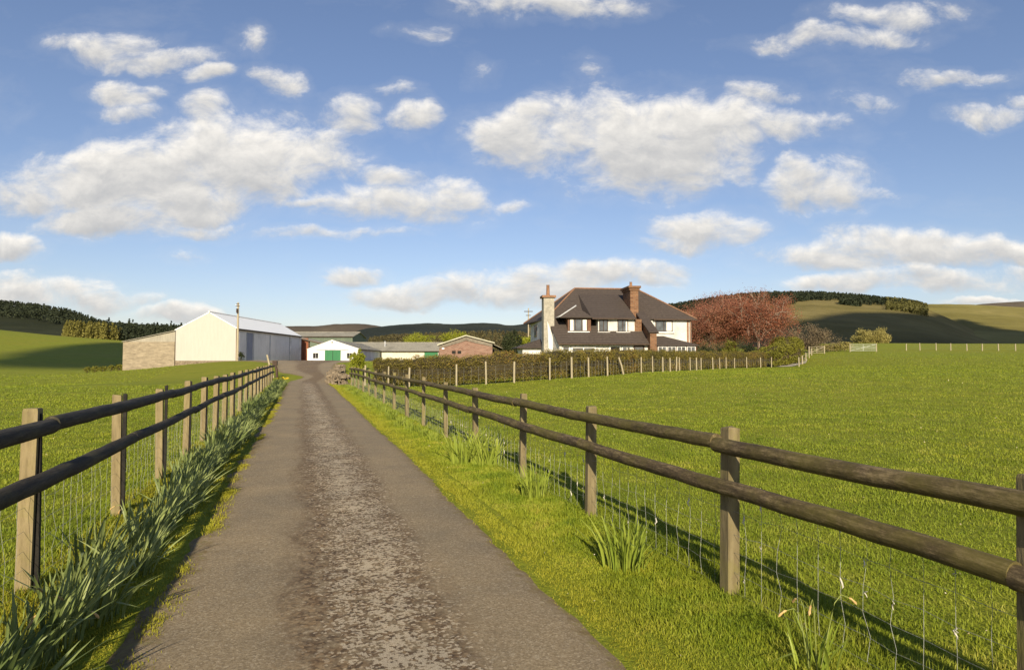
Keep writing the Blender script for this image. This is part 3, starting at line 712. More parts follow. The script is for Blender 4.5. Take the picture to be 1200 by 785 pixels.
# ------------------------------------------------------------------ hedge along the garden
def hedge(path, label, name, w, mat, n, lsize, seed, cat='hedge'):
    """path rows: x, y, base z, top z"""
    rg = np.random.default_rng(seed); pa = np.array(path, float)
    seg = np.hypot(np.diff(pa[:, 0]), np.diff(pa[:, 1])); cum = np.concatenate([[0], np.cumsum(seg)])
    s_ = rg.uniform(0, cum[-1], n)
    f = lambda c, t: np.interp(t, cum, pa[:, c])
    tx = np.gradient(np.interp(np.linspace(0, cum[-1], 200), cum, pa[:, 0])); ty = np.gradient(np.interp(np.linspace(0, cum[-1], 200), cum, pa[:, 1]))
    tl = np.hypot(tx, ty); tt = np.linspace(0, cum[-1], 200)
    def sample(t, ang, k):
        nx_ = -np.interp(t, tt, ty/tl); ny_ = np.interp(t, tt, tx/tl)
        hw = w/2*(1+.12*np.sin(t*1.7+1)+.10*np.sin(t*.63)); zb, zt = f(2, t), f(3, t)
        zt = zt+.10*np.sin(t*1.3+2)+.08*np.sin(t*3.1+seed)+.05*np.sin(t*7.7)
        c, s2 = np.cos(ang), np.sin(ang)
        sx_ = np.sign(c)*np.abs(c)**.45; sz_ = np.sign(s2)*np.abs(s2)**.45
        zc, zh = (zb+zt)/2, (zt-zb)/2
        lump = 1+.10*np.sin(t*2.9+ang*3)+.07*np.sin(t*6.1-ang*5)
        return np.stack([f(0, t)+nx_*hw*sx_*k*lump, f(1, t)+ny_*hw*sx_*k*lump, zc+zh*sz_*np.where(sz_ > 0, 1, 1)*np.minimum(k, 1.04)], -1)
    ag = rg.uniform(-.5, math.pi+.5, n); sd_ = rg.random(n) < .5; ag = np.where(sd_, np.where(rg.random(n) < .5, rg.uniform(-.75, .35, n), math.pi-rg.uniform(-.75, .35, n)), ag)
    Pn = sample(s_, ag, rg.normal(.97, .05, n))
    ne = n//30
    for t_ in (0., cum[-1]): Pn = np.concatenate([Pn, sample(np.full(ne, t_)+rg.normal(0, .06, ne), rg.uniform(-.6, math.pi+.6, ne), np.sqrt(rg.uniform(0, 1, ne)))])
    Pn += rg.normal(0, .03, Pn.shape)
    base = (pa[0, 0], pa[0, 1], pa[0, 2]); root = empty(name, base, 0, label, cat)
    V, T = cards(Pn, lsize, rg); np_mesh('leaves', V-np.array(base), T, mat, root)
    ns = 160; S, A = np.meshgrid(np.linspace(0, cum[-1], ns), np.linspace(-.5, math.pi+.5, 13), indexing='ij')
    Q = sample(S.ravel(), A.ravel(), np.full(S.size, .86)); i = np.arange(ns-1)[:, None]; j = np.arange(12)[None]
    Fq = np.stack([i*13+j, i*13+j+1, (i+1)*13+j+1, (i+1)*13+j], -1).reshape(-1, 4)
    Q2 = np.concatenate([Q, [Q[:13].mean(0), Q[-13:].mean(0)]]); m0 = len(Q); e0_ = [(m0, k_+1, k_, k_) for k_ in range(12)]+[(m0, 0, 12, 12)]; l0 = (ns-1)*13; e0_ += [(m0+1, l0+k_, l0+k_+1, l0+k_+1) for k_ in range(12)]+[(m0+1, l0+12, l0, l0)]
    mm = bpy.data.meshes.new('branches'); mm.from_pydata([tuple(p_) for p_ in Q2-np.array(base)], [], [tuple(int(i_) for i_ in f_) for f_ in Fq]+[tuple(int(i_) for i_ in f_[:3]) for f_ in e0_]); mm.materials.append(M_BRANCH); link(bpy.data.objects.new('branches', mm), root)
    return root
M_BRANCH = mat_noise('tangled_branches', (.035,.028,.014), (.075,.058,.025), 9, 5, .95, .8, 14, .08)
FP = [(-9.4,41.0), (-6.0,38.6), (-3.2,36.5), (-1.4,35.6), (.2,35.9), (2.0,36.8), (5.0,40.2), (9.6,47), (14.3,56.5), (19.5,66), (25.5,73), (32.0,79)]
hv = []
tops = {0:(421.0), 1:(418.5), 2:(417.0), 3:(415.5), 4:(414.5), 5:(413.5), 6:(411.5), 7:(411.3), 8:(411.8), 9:(412.3), 10:(412.8), 11:(413.2)}
for i, (x, y) in enumerate(FP):
    a = FP[max(i-1, 0)]; b = FP[min(i+1, len(FP)-1)]; d = Vector((b[0]-a[0], b[1]-a[1])).normalized(); n = Vector((-d.y, d.x))
    if i == 0: d = Vector((.8,-.6)); n = Vector((.6,.8))
    px, py = x+n.x*1.55, y+n.y*1.55
    zt = P(600, tops[i], py-.3).z
    hv.append((px, py, g(px, py)-.05, zt))
hedge(hv, 'long clipped brown and olive garden hedge in front of the farmhouse', 'garden_hedge', 1.7, M_HEDGE, 120000, .075, 41)
e = hv[-1]
hedge([(e[0]+.6, e[1]+1.2, g(e[0], e[1]), e[3]), (37.2,86.5,g(37,86),P(600,402,86).z), (40.0,93,g(40,93),P(600,397,93).z), (42.8,100,g(43,100),P(600,395.5,100).z)], 'tall yellow green clipped hedge end beside the gravel track', 'clipped_hedge', 3.4, M_HEDGG, 26000, .2, 42)
# wire fence in front of the hedge
def stake_fence(name, label, pts, h, w, r, wires, step, seed, lean=(), railtop=False):
    rn = random.Random(seed); x0, y0 = pts[0]; root = empty(name, (x0, y0, g(x0, y0)), 0, label, 'fence'); B = root.location
    for i, (x, y) in enumerate(pts):
        z = g(x, y); mb = MB(); ln = lean[i] if i in lean else (rn.uniform(-.03, .03), rn.uniform(-.02, .02))
        ww = w*rn.uniform(.85, 1.15)
        mb.tube([(0,0,-.3), (ln[0]*.5*h, ln[1]*.5*h, h*.5), (ln[0]*h, ln[1]*h, h*rn.uniform(.95, 1.06))], [ww/2, ww/2*.97, ww/2*.92], 8, True)
        mb.build('stake', M_STAKE, root, loc=(x-B[0], y-B[1], z-B[2]))
    if wires: wire_net(pts, wires, step, r, 'wire_netting', root, .004, .003)
    return root
sp_ = []; acc = 0
for a, b in zip(FP[:-1], FP[1:]):
    L_ = math.hypot(b[0]-a[0], b[1]-a[1]); n = max(1, round(L_/2.6))
    for k in range(n): sp_.append((a[0]+(b[0]-a[0])*k/n+rnd.uniform(-.25, .25), a[1]+(b[1]-a[1])*k/n))
sp_.append(FP[-1])
stake_fence('stake_and_wire_fence', 'pale stake and wire netting fence in front of the garden hedge', sp_, 1.22, .115, .0028, [.05, .3, .55, .8, 1.02], .45, 5, lean={10: (-.32, 0)})
fp2 = [((u-600)/F*D, D) for u, D in ((1062,131),(1078,131),(1097,131),(1114,131),(1133,130),(1151,130),(1170,130),(1190,129),(1212,129),(1235,128),(1260,128))]
stake_fence('field_fence', 'distant pale stake fence along the far edge of the right field', fp2, 1.45, .20, .012, [.4, .8, 1.2], 3, 6)
# ------------------------------------------------------------------ gates and rails by the gravel track
def gate(name, label, u0, u1, D0, D1, bars, h, mat, post=True):
    x0, x1 = (u0-600)/F*D0, (u1-600)/F*D1; z = g(x0, D0); root = empty(name, (x0, D0, z), 0, label, 'gate')
    dx, dy = x1-x0, D1-D0; z1 = g(x1, D1)-z; t = .05
    def bar(fa, fb, ha, hb, r_=.05):
        MBs.tube([(dx*fa, dy*fa, z1*fa+ha), (dx*fb, dy*fb, z1*fb+hb)], r_, 6)
    for k in range(bars):
        MBs = MB(); bar(0, 1, .2+(h-.2)*k/(bars-1), .2+(h-.2)*k/(bars-1), .045); MBs.build('bar', mat, root)
    MBs = MB(); bar(0, 1, .2, h, .045); bar(.5, .5, .2, h, .05); MBs.build('brace', mat, root)
    for f_ in (0, 1):
        MBs = MB(); MBs.tube([(dx*f_, dy*f_, z1*f_-.3), (dx*f_, dy*f_, z1*f_+h+.15)], .10, 8); MBs.build('gate_post', M_STAKE, root)
M_GATE = mat_noise('weathered_gate_paint', (.28,.30,.25), (.42,.44,.37), 4, 3, .7)
gate('field_gate', 'wide pale barred field gate below the round olive tree', 996, 1027, 124, 124, 6, 1.45, M_GATE)
gate('field_gate', 'short rail gate beside the gravel track', 948, 966, 112, 115, 4, 1.3, M_STAKE)
# gravel track at the hedge end
tp = [(33.8,80.5,1.4), (37.4,85,1.6), (41.3,93,1.6), (44.5,101,1.6), (47.5,110,1.6), (51,120,1.6)]
V = []
for x, y, w_ in tp:
    for k in range(5): V.append((x-w_+2*w_*k/4, y, .05))
V = np.array(V); V[:, 2] += gh(V[:, 0], V[:, 1])
i = np.arange(5)[:, None]; j = np.arange(4)[None]
M_GRAV = mat_noise('pale_gravel', (.30,.27,.22), (.46,.42,.36), 4, 6, .95, .5, 20, .03)
tag(np_mesh('gravel_track', V, np.stack([i*5+j, i*5+j+1, (i+1)*5+j+1, (i+1)*5+j], -1).reshape(-1, 4), M_GRAV, smooth=True), kind='structure')
stake_fence('track_fence', 'short row of pale stakes along the gravel track', [((936-600)/F*80, 80), ((940-600)/F*84, 84), ((944-600)/F*90, 90), ((948-600)/F*98, 98), ((951-600)/F*108, 108)], 1.15, .18, .01, [.5, .95], 3, 8)
exec_later = []
# ------------------------------------------------------------------ farmhouse
HX, HY = 3.55, 72.0; HR = R(6); hc, hs = math.cos(HR), math.sin(HR); HZ = g(10, 73)-.15
def lx(u, ly):
    k = (u-600)/F; return (k*(72+ly*hc)-HX+ly*hs)/(hc-k*hs)
def lz(v, x, ly): return P(600, v, HY+x*hs+ly*hc).z-HZ
house = empty('farmhouse', (HX, HY, HZ), HR, 'white two-storey farmhouse with brown hipped slate roof behind the long hedge', 'house')
def part(mb, name, mat, parent=house): return mb.build(name, mat, parent)
ZR = lz(338.4, 8, 5.5); zE = lz(373.2, 8, -.3); m_ = (ZR-zE)/5.8
zS = lz(402.3, 8, -4.3); lyS = -.3-(zE-zS)/m_
def rp(u, ly): return (lx(u, ly), ly, ZR-m_*(5.5-ly))
WR = lx(810, 0); EL = lx(634.5, -.3); ER = lx(817, -.3); RL = lx(674, 5.5); RRx = lx(746, 5.5)
ws = MB(); ws.box(0, WR, 0, 11, -.6, zE-.12); part(ws, 'wall', M_HARL)
wl = MB(); x1 = lx(655.5, -4.0); x2 = lx(761, -4.0); wl.box(x1, x2, lyS+.5, -.003, -.6, zS-.05); part(wl, 'front_wing_wall', M_HARL)
rf = MB()
rf.slab([(RL,5.5,ZR), (EL+.6,-.3,zE), (ER,-.3,zE), (RRx,5.5,ZR)], .14)
rf.slab([rp(641,-.3), rp(654, lyS), rp(763, lyS), rp(752,-.3)], .14)
rf.slab([(RRx,5.5,ZR), (ER,-.3,zE), (ER+.1,11.3,zE)], .14)
rf.slab([(RL,5.5,ZR), (EL-.55,11.3,zE), (EL+.6,-.3,zE)], .14)
rf.slab([(RRx,5.5,ZR), (ER+.1,11.3,zE), (EL-.55,11.3,zE), (RL,5.5,ZR)], .14)
roof = part(rf, 'roof', M_SLATE)
rt = MB()
for a, b in (((RL,5.5,ZR),(RRx,5.5,ZR)), ((RL,5.5,ZR),(EL+.6,-.3,zE)), ((RRx,5.5,ZR),(ER,-.3,zE)), ((RRx,5.5,ZR),(ER+.1,11.3,zE)), ((RL,5.5,ZR),(EL-.55,11.3,zE))):
    a = Vector(a)+Vector((0,0,.03)); b = Vector(b)+Vector((0,0,.03)); rt.tube([a, b], .09, 6)
rt.build('ridge_tiles', M_RIDGE, roof)
gt = MB(); gt.box(lx(766,-.3), ER, -.48, -.32, zE-.16, zE-.02); part(gt, 'gutter', M_DKTRIM)
gt = MB(); gt.box(lx(654, lyS), lx(763, lyS), lyS-.16, lyS+.0, zS-.17, zS-.03); part(gt, 'gutter', M_DKTRIM)
fc = MB(); fc.prism([(EL-.1+.6,-.3,zE-.17), (EL-.55,11.3,zE-.17), (EL-.55,11.3,zE-.04), (EL-.1+.6,-.3,zE-.04)], (-.12,0,0)); part(fc, 'eaves_board', M_DKTRIM)
# side wall closing the long catslide roof
sw = MB(); a = rp(642.5,-.3); b = rp(655.5, lyS+.25)
sw.prism([(a[0],a[1],a[2]-.15), (b[0],b[1],b[2]-.15), (b[0],b[1],-.6), (a[0],a[1],-.6)], (.25,0,0)); part(sw, 'side_wall', M_SIDE)
def window(parent, u0, u1, v0, v1, ly, split=2, curt=(1, 1), fm=M_TRIM, sill=True, out=.05, glass=M_GLASS, t=.09):
    xa, xb = lx(u0, ly), lx(u1, ly); xm = (xa+xb)/2; za, zb = lz(v1, xm, ly), lz(v0, xm, ly)
    fr = MB(); y0, y1 = ly-out, ly+.02
    fr.box(xa, xb, y0, y1, za, za+t); fr.box(xa, xb, y0, y1, zb-t, zb)
    fr.box(xa, xa+t, y0+.002, y1, za+t, zb-t); fr.box(xb-t, xb, y0+.002, y1, za+t, zb-t)
    for k in range(1, split):
        xx = xa+(xb-xa)*k/split; fr.box(xx-t*.4, xx+t*.4, y0+.004, y1, za+t, zb-t)
    f_ = fr.build('window', fm, parent)
    gl = MB(); gl.box(xa+t, xb-t, ly-.004, ly+.015, za+t, zb-t); gl.build('pane', glass, f_)
    for s_, w_ in ((0, curt[0]), (1, curt[1])):
        if w_:
            c_ = MB(); ww = (xb-xa)*.16*w_
            if s_ == 0: c_.box(xa+t, xa+t+ww, ly-.012, ly-.006, za+t, zb-t)
            else: c_.box(xb-t-ww, xb-t, ly-.012, ly-.006, za+t, zb-t)
            c_.build('curtain', M_CURT, f_)
    if sill:
        s2 = MB(); s2.box(xa-.2, xb+.2, ly-.22, ly-out-.003, za-.14, za-.003); s2.build('sill', M_TRIM, f_)
    return f_
# dormers
DY = -2.5
def dormer(u0, u1, vt, vb, wallmat, name='dormer'):
    xa, xb = lx(u0, DY), lx(u1, DY); zt = lz(vt, xa, DY); zb = lz(vb, xa, DY)-.3
    bd = MB(); bd.box(xa, xb, DY, 3.5, zb, zt); return bd.build(name, wallmat, house), xa, xb, zt
d1, xa, xb, zt = dormer(665.5, 692.5, 372.2, 389.5, M_TIMB)
dr = MB(); e0 = lx(656.5, DY-.45); e1 = lx(694.5, DY-.45); ap = lx(675, -.9); za = lz(358.8, 4, -.9); zt2 = lz(371.6, 4, DY-.45)
ybk = 5.5-(ZR-za)/m_+.2; ye = 5.5-(ZR-zt2)/m_+.2
dr.slab([(e0,DY-.45,zt2), (e1,DY-.45,zt2), (ap,-.9,za)], .12)
dr.slab([(ap,-.9,za), (e1,DY-.45,zt2), (e1,ye,zt2), (ap+.4,ybk,za)], .12)
dr.slab([(ap,-.9,za), (ap+.4,ybk,za), (e0,ye,zt2), (e0,DY-.45,zt2)], .12)
dr.build('dormer_roof', M_SLATE, d1)
fl = MB(); fl.tube([(e0,ye-.1,zt2+.05), (e0,DY-.3,zt2+.07), (ap,-.9,za+.05)], .08, 6); fl.build('flashing', M_LEAD, d1)
window(d1, 667.2, 688.5, 373.6, 388.4, DY-.004, 3, (1.15, 1.3), M_DKTRIM)
d2, xa, xb, zt = dormer(701, 744, 372.9, 389.6, M_HARL)
dr = MB(); zt2 = lz(373, 13, DY-.4); e0 = lx(694.0, DY-.4); e1 = lx(746, DY-.4); sl = .46
k_ = (zt2-sl*(DY-.4)-(ZR-m_*5.5))/(m_-sl)
dr.slab([(e0,DY-.4,zt2), (e1,DY-.4,zt2), (e1,k_,zt2+sl*(k_-DY+.4)), (e0,k_,zt2+sl*(k_-DY+.4))], .12)
yc = -.6; dr.slab([(e0,DY-.4,zt2), (e0,k_,zt2+sl*(k_-DY+.4)), (lx(685,yc),yc,ZR-m_*(5.5-yc)+.05)], .1)
dr.build('dormer_roof', M_SLATE, d2)
gt = MB(); gt.box(e0, e1, DY-.54, DY-.41, zt2-.15, zt2-.02); gt.build('gutter', M_DKTRIM, d2)
window(d2, 702.2, 712.5, 374.5, 389.0, DY-.004, 2, (0, .0), M_DKTRIM, glass=M_CURT if False else M_GLASS)
window(d2, 723.8, 736.2, 374.5, 389.0, DY-.004, 2, (0, .9), M_DKTRIM)
bt = MB(); bt.box(lx(743.8,DY), lx(752,DY), DY-.03, .5, zS, zt2-.1); part(bt, 'brick_cheek', M_HBRICK)
# brown gabled buttress wall with sloping coping
fx0, fx1 = lx(762, lyS-.35), lx(769.6, lyS-.35); zf0 = lz(366.5, 13, -.3); zf1 = lz(389.3, 14, lyS-.35)
fn = MB(); fn.prism([(fx0,-.0,zf0), (fx0,lyS-.35,zf1), (fx0,lyS-.35,-.6), (fx0,-.0,-.6)], (fx1-fx0,0,0)); part(fn, 'buttress_wall', M_HBRICK)
cpn = MB(); cpn.slab([(fx0-.18,.3,zf0+.30), (fx0-.18,lyS-.55,zf1+.03), (fx1+.18,lyS-.55,zf1+.03), (fx1+.18,.3,zf0+.30)], .14); part(cpn, 'coping', M_SLATE)
# chimneys
cA, cB = lx(731.5, 2.2), lx(748.5, -.4); zt = lz(336, 14, 0)
ch = MB(); ch.box(cA, cB, -.4, 2.6, 4.0, zt-.5); c_ = part(ch, 'chimney', M_HBRICK)
cc = MB(); cc.box(cA-.12, cB+.12, -.52, 2.72, zt-.497, zt-.25); cc.box(cA-.25, cB+.25, -.65, 2.85, zt-.247, zt); cc.build('chimney_cap', M_HBRICK, c_)
pt = MB(); cx_ = (cA+cB)/2-.1; pt.tube([(cx_,.6,zt+.003), (cx_,.6,zt+.15), (cx_,.6,zt+.5), (cx_,.6,zt+.56)], [.24,.17,.14,.18], 12); pt.build('chimney_pot', M_RIDGE, c_)
yA = -1.7; xa, xb = lx(637.3, yA), lx(649.6, yA); zt = lz(345.5, 0, yA)
ch = MB(); ch.box(xa, xb, yA, yA+1.5, -.6, zt-.3); c_ = part(ch, 'chimney', M_CHIM)
cc = MB(); cc.box(xa-.18, xb+.18, yA-.18, yA+1.68, zt-.297, zt-.05); cc.build('chimney_cap', M_RIDGE, c_)
pt = MB(); px = (xa+xb)/2; pt.tube([(px,yA+.7,zt-.047), (px,yA+.7,zt+.1), (px,yA+.7,zt+1.1), (px,yA+.7,zt+1.16)], [.26,.20,.17,.2], 12); pt.build('chimney_pot', M_RIDGE, c_)
zb_ = lz(376, 0, yA); bx = lx(648.3, yA-1.0)
bu = MB(); bu.prism([(xa+.35,yA-.004,zb_), (xb,yA-.004,zb_-2.3), (xb,yA-.004,-.6), (xa+.6,yA-.004,-.6)], (0,-.25,0)); bu.build('buttress', M_WHITE, c_)
bw = MB(); bw.prism([(xb,yA+.3,zb_-.3), (lx(654.5,yA+.3),yA+.3,-.6), (xb,yA+.3,-.6)], (0,.4,0)); bw.build('buttress', M_SIDE, c_)
# right upper window, drainpipe, corner
window(house, 768.2, 788.2, 375.8, 388.8, -.004, 2, (0, 1.9), M_DKTRIM)
dp = MB(); dp.tube([(WR-.12,-.1,zE-.15), (WR-.12,-.1,-.3)], .06, 8); dp.box(WR-.5, WR-.28, -.03, -.003, 0, zE-.16); part(dp, 'drainpipe', M_RIDGE)
# verandah at the right
vy = -2.7; zt = lz(393.8, 15, -.01); ze = lz(404.0, 15, vy-.3)
vr = MB(); xA, xB, xC = fx1+.02, lx(777.5, -.01), lx(819, vy-.3)
vr.slab([(xA,-.01,zt), (xA,vy-.3,ze), (xC,vy-.3,ze), (xB,-.01,zt)], .12); vr.slab([(xB,-.01,zt), (xC,vy-.3,ze), (xC,-.01,ze)], .12); v_ = part(vr, 'verandah_roof', M_SLATE)
vw = MB(); xD = lx(816.5, vy); vw.box(xA, xD, vy, vy+.12, -.6, ze-.14); part(vw, 'verandah_wall', M_TIMB)
nb = 4
for k in range(nb):
    a = 770.8+k*11.3; window(house, a, a+10.2, 405.8, 416, vy-.004, 2, (0, 0), M_TRIM, False, .05, M_GLASS, .07)
# ground-floor openings under the catslide eave
wy = lyS+.5-.004
for (a, b, v0, v1, sp2, cu_) in ((658.5,668,404.6,413,1,(0,0)), (669.5,698,406.2,414,2,(0,0)), (714,727.5,405,414,1,(0,0)), (728.5,741,405.8,414,2,(0,1)), (742.5,755,404.8,414,1,(0,0))):
    window(house, a, b, v0, v1, wy, sp2, cu_, M_TRIM if b < 745 else M_DKTRIM, False, .05, M_DARK if 700 < a < 720 else M_GLASS, .13)
# left bay with its own hipped roof and the side window
bz1 = lz(397.5, 0, 3)
by = MB(); by.box(-2.3, -.003, .6, 5.4, -.6, lz(408.5, -1, 1)); b_ = part(by, 'bay_wall', M_WHITE)
br = MB(); ez = lz(407.2, -1, .4)
br.slab([(-3.0,.1,ez), (.25,.1,ez), (-.003,2.2,bz1)], .1); br.slab([(-3.0,.1,ez), (-.003,2.2,bz1), (-.003,4.0,bz1), (-3.0,6.0,ez)], .1); br.slab([(-3.0,6.0,ez), (-.003,4.0,bz1), (-.003,6.0,ez)], .1)
br.build('bay_roof', M_SLATE, b_)
sd = MB(); sd.box(-.05, -.003, 5.2, 7.2, lz(395,0,6), lz(381,0,6)); sd_ = part(sd, 'window', M_DKTRIM)
sg = MB(); sg.box(-.06, -.053, 5.35, 7.05, lz(394,0,6), lz(382,0,6)); sg.build('pane', M_GLASS, sd_)
# ------------------------------------------------------------------ farm buildings
def wallbox(mb, x0, x1, y0, y1, z0, z1): mb.box(min(x0,x1), max(x0,x1), min(y0,y1), max(y0,y1), z0, z1)
# big cream and grey shed. local origin = near right corner, extends to -x (gable) and +y (side)
def zat(v, D): return P(600, v, D).z
bx, by = (276.4-600)/F*95, 95.0; bz = zat(422.6, 95)
barn = empty('steel_shed', (bx, by, bz), R(2.6), 'large cream gabled steel shed with a white roof beside the utility pole', 'shed')
W, L = 8.75, 33.5; eh = zat(384.9, 95)-bz; ah = zat(366.4, 95)-bz; ax = -3.95; ehl = zat(386.7, 95)-bz
mb = MB(); mb.prism([(0,0,0), (0,0,eh), (ax,0,ah), (-W,0,ehl), (-W,0,0)], (0,.25,0)); mb.build('gable_wall', M_CREAM, barn)
mb = MB(); mb.box(-W, .04, -.06, .2, -2.2, -.003); mb.build('stone_plinth', M_STONE, barn)
mb = MB(); mb.box(-.25, 0, .253, L, -.5, eh-.05); mb.build('side_wall', M_GREYC, barn)
mb = MB(); mb.box(-W, -W+.25, .253, L, -2, ehl-.05); mb.build('side_wall', M_GREYC, barn)
mb = MB(); mb.prism([(0,L,-.5), (0,L,eh), (ax,L,ah), (-W,L,ehl), (-W,L,-.5)], (0,-.25,0)); mb.build('gable_wall', M_CREAM, barn)
rf = MB(); o_ = .25
rf.slab([(o_,-.01,eh+.02), (o_,L+.2,eh+.02), (ax,L+.2,ah+.1), (ax,-.01,ah+.1)], .1); rf.slab([(-W-.2,-.01,ehl+.02), (ax-.003,-.01,ah+.1), (ax-.003,L+.2,ah+.1), (-W-.2,L+.2,ehl+.02)], .1)
br_ = rf.build('roof', M_WROOF, barn)
mb = MB()
for k in range(6): yy = 4.0+5*k; mb.slab([(-.9,yy,eh+.02+(ah+.08-eh)*.9/3.95*1.25+.06), (-.9,yy+1.0,eh+.02+(ah+.08-eh)*.9/3.95*1.25+.06), (-2.9,yy+1.0,ah-.58+.0), (-2.9,yy,ah-.58)], .03) if False else None
mb.tube([(ax,-.15,ah+.12), (ax,L+.2,ah+.12)], .12, 6); mb.build('ridge_cap', M_GREYC, br_)
mb = MB(); mb.box(.26, .42, -.1, L, eh-.22, eh-.03); mb.build('gutter', M_DKTRIM, barn)
mb = MB(); mb.box(.003, .12, .0, .35, -.2, eh-.15); mb.build('corner_post', M_DKTRIM, barn)
for (y0, y1, mt, nm, off) in ((.8, 4.0, M_GREYC, 'sliding_door', .10), (4.0, 7.0, M_BLUED, 'dark_doorway', .03), (6.9, 14.8, M_GREYC, 'sliding_door', .12), (15.0, 26.0, M_GREYC, 'sliding_door', .08)):
    mb = MB(); mb.box(.003, off, y0, y1, -.1, eh-.45); d_ = mb.build(nm, mt, barn)
    if nm == 'sliding_door':
        q_ = MB(); q_.box(off+.003, off+.06, y0, y0+.12, 0, eh-.5); q_.box(off+.003, off+.06, y1-.12, y1, 0, eh-.5); q_.build('door_edge', M_LEAD, d_)
mb = MB(); mb.box(.003, .25, 26.4, 26.8, -.1, eh-.2); mb.build('white_post', M_TRIM, barn)
mb = MB(); mb.box(.003, .22, 33.0, 33.4, -.1, eh-.2); mb.build('white_post', M_TRIM, barn)
# lean-to at the left
hl0 = zat(387.3, 95)-bz; hl1 = zat(400.2, 95)-bz; wl = 7.55; zb_ = zat(400.6, 95)-bz
lean = empty('lean_to_shed', (bx-W*math.cos(R(2.6)), by-W*math.sin(R(2.6)), bz), R(1.0), 'tan blockwork lean-to with pale boarding against the left side of the cream shed', 'shed')
mb = MB(); mb.box(-wl, -.02, -.25, .05, -4.5, zb_); mb.build('block_wall', M_BLOCK, lean)
mb = MB(); mb.prism([(-.02,-.15,zb_+.003), (-.02,-.15,hl0-.1), (-wl+.05,-.15,hl1-.02), (-wl+.05,-.15,zb_+.003)], (0,.15,0)); mb.build('boarding', M_VBOARD, lean)
mb = MB(); mb.box(-wl, -wl+.25, .053, 24, -4.5, hl1-.15); mb.build('side_wall', M_BLOCK, lean)
mb = MB(); mb.slab([(-.02,-.4,hl0), (-.02,24,hl0), (-wl-.15,24,hl1), (-wl-.15,-.4,hl1)], .09); mb.build('roof', M_GROOF, lean)
# rusty open-fronted shed
ox, oy = (347.8-600)/F*131, 131.0; oz = zat(424, 131)-.2
osd = empty('open_shed', (ox, oy, oz), R(2), 'rust red open-fronted shed between the grey steel shed and the white gabled byre', 'shed')
h0 = zat(394.3, 131)-oz; h1 = zat(405.5, 131)-oz; wd_ = (392-347.8)/F*131
mb = MB(); mb.box(0, (361-347.8)/F*131, 0, .15, 0, h0-.35); mb.build('rusty_wall', M_RUST, osd)
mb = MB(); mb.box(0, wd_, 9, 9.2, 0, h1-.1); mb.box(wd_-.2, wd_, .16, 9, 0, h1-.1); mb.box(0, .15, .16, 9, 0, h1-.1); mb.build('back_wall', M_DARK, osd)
mb = MB(); mb.slab([(-.3,-.4,h0), (wd_,-.4,h1), (wd_,9.3,h1), (-.3,9.3,h0)], .12); mb.build('roof', M_GROOF, osd)
mb = MB(); mb.slab([(-.3,-.42,h0-.05), (wd_,-.42,h1-.05), (wd_,-.46,h1-.05), (-.3,-.46,h0-.05)], .25); mb.build('fascia', M_DKTRIM, osd)
for k in (1.0,): mb = MB(); mb.box(2.32, 2.55, .16, .4, 0, h0-.7); mb.build('post', M_DKTRIM, osd)
# white gabled byre with green door
wx, wy_ = (420.2-600)/F*115, 115.0; wz = zat(424.7, 115)
byre = empty('white_byre', (wx, wy_, wz-.1), R(3), 'small white gabled byre with a green double door and two dark windows', 'shed')
W = 9.05; eh = zat(408.3, 115)-wz+.1; ah = zat(398.2, 115)-wz+.1; ax = -(420.2-389.3)/F*115; L = 40
mb = MB(); mb.prism([(0,0,-.3), (0,0,eh), (ax,0,ah), (-W,0,eh-.05), (-W,0,-.3)], (0,.3,0)); mb.build('gable_wall', M_WHITE, byre)
mb = MB(); mb.box(-.3, 0, .303, L, -.3, eh-.12); mb.build('side_wall', M_WHITE, byre)
mb = MB(); mb.box(-W, -W+.3, .303, L, -.3, eh-.12); mb.build('side_wall', M_WHITE, byre)
mb = MB(); mb.slab([(.25,.05,eh-.1), (.25,L,eh-.1), (ax,L,ah), (ax,.05,ah)], .08); mb.slab([(-W-.2,.05,eh-.12), (ax-.003,.05,ah), (ax-.003,L,ah), (-W-.2,L,eh-.12)], .08); mb.build('roof', M_GROOFY, byre)
mb = MB(); mb.box(.26, .38, .05, L, eh-.27, eh-.13); mb.build('gutter', M_DKTRIM, byre)
def on_gable(u0, u1, v0, v1, out0, out1, name, mat, par):
    xa = (u0-420.2)/F*115; xb = (u1-420.2)/F*115; za = zat(v1, 115)-wz+.1; zb2 = zat(v0, 115)-wz+.1
    m2 = MB(); m2.box(xa, xb, -out1, -out0, za, zb2); return m2.build(name, mat, par)
d_ = on_gable(381.4, 399.6, 410.6, 424.6, .003, .08, 'green_door', M_GDOOR, byre)
on_gable(390.3, 390.7, 411, 424.4, .083, .10, 'door_seam', M_DARK, d_)
on_gable(371.5, 408.5, 409.2, 410.2, .003, .13, 'door_track', M_LEAD, byre)
for a, b in ((367.4, 374.2), (406.6, 413.0)):
    f_ = on_gable(a, b, 413.3, 420.2, .003, .05, 'window', M_LEAD, byre)
    on_gable(a+.5, (a+b)/2-.2, 413.8, 419.7, .053, .06, 'pane', M_DARK, f_); on_gable((a+b)/2+.2, b-.5, 413.8, 419.7, .053, .06, 'pane', M_DARK, f_)
on_gable(389.0, 390.2, 400.2, 402.0, .003, .05, 'vent_hole', M_DARK, byre)
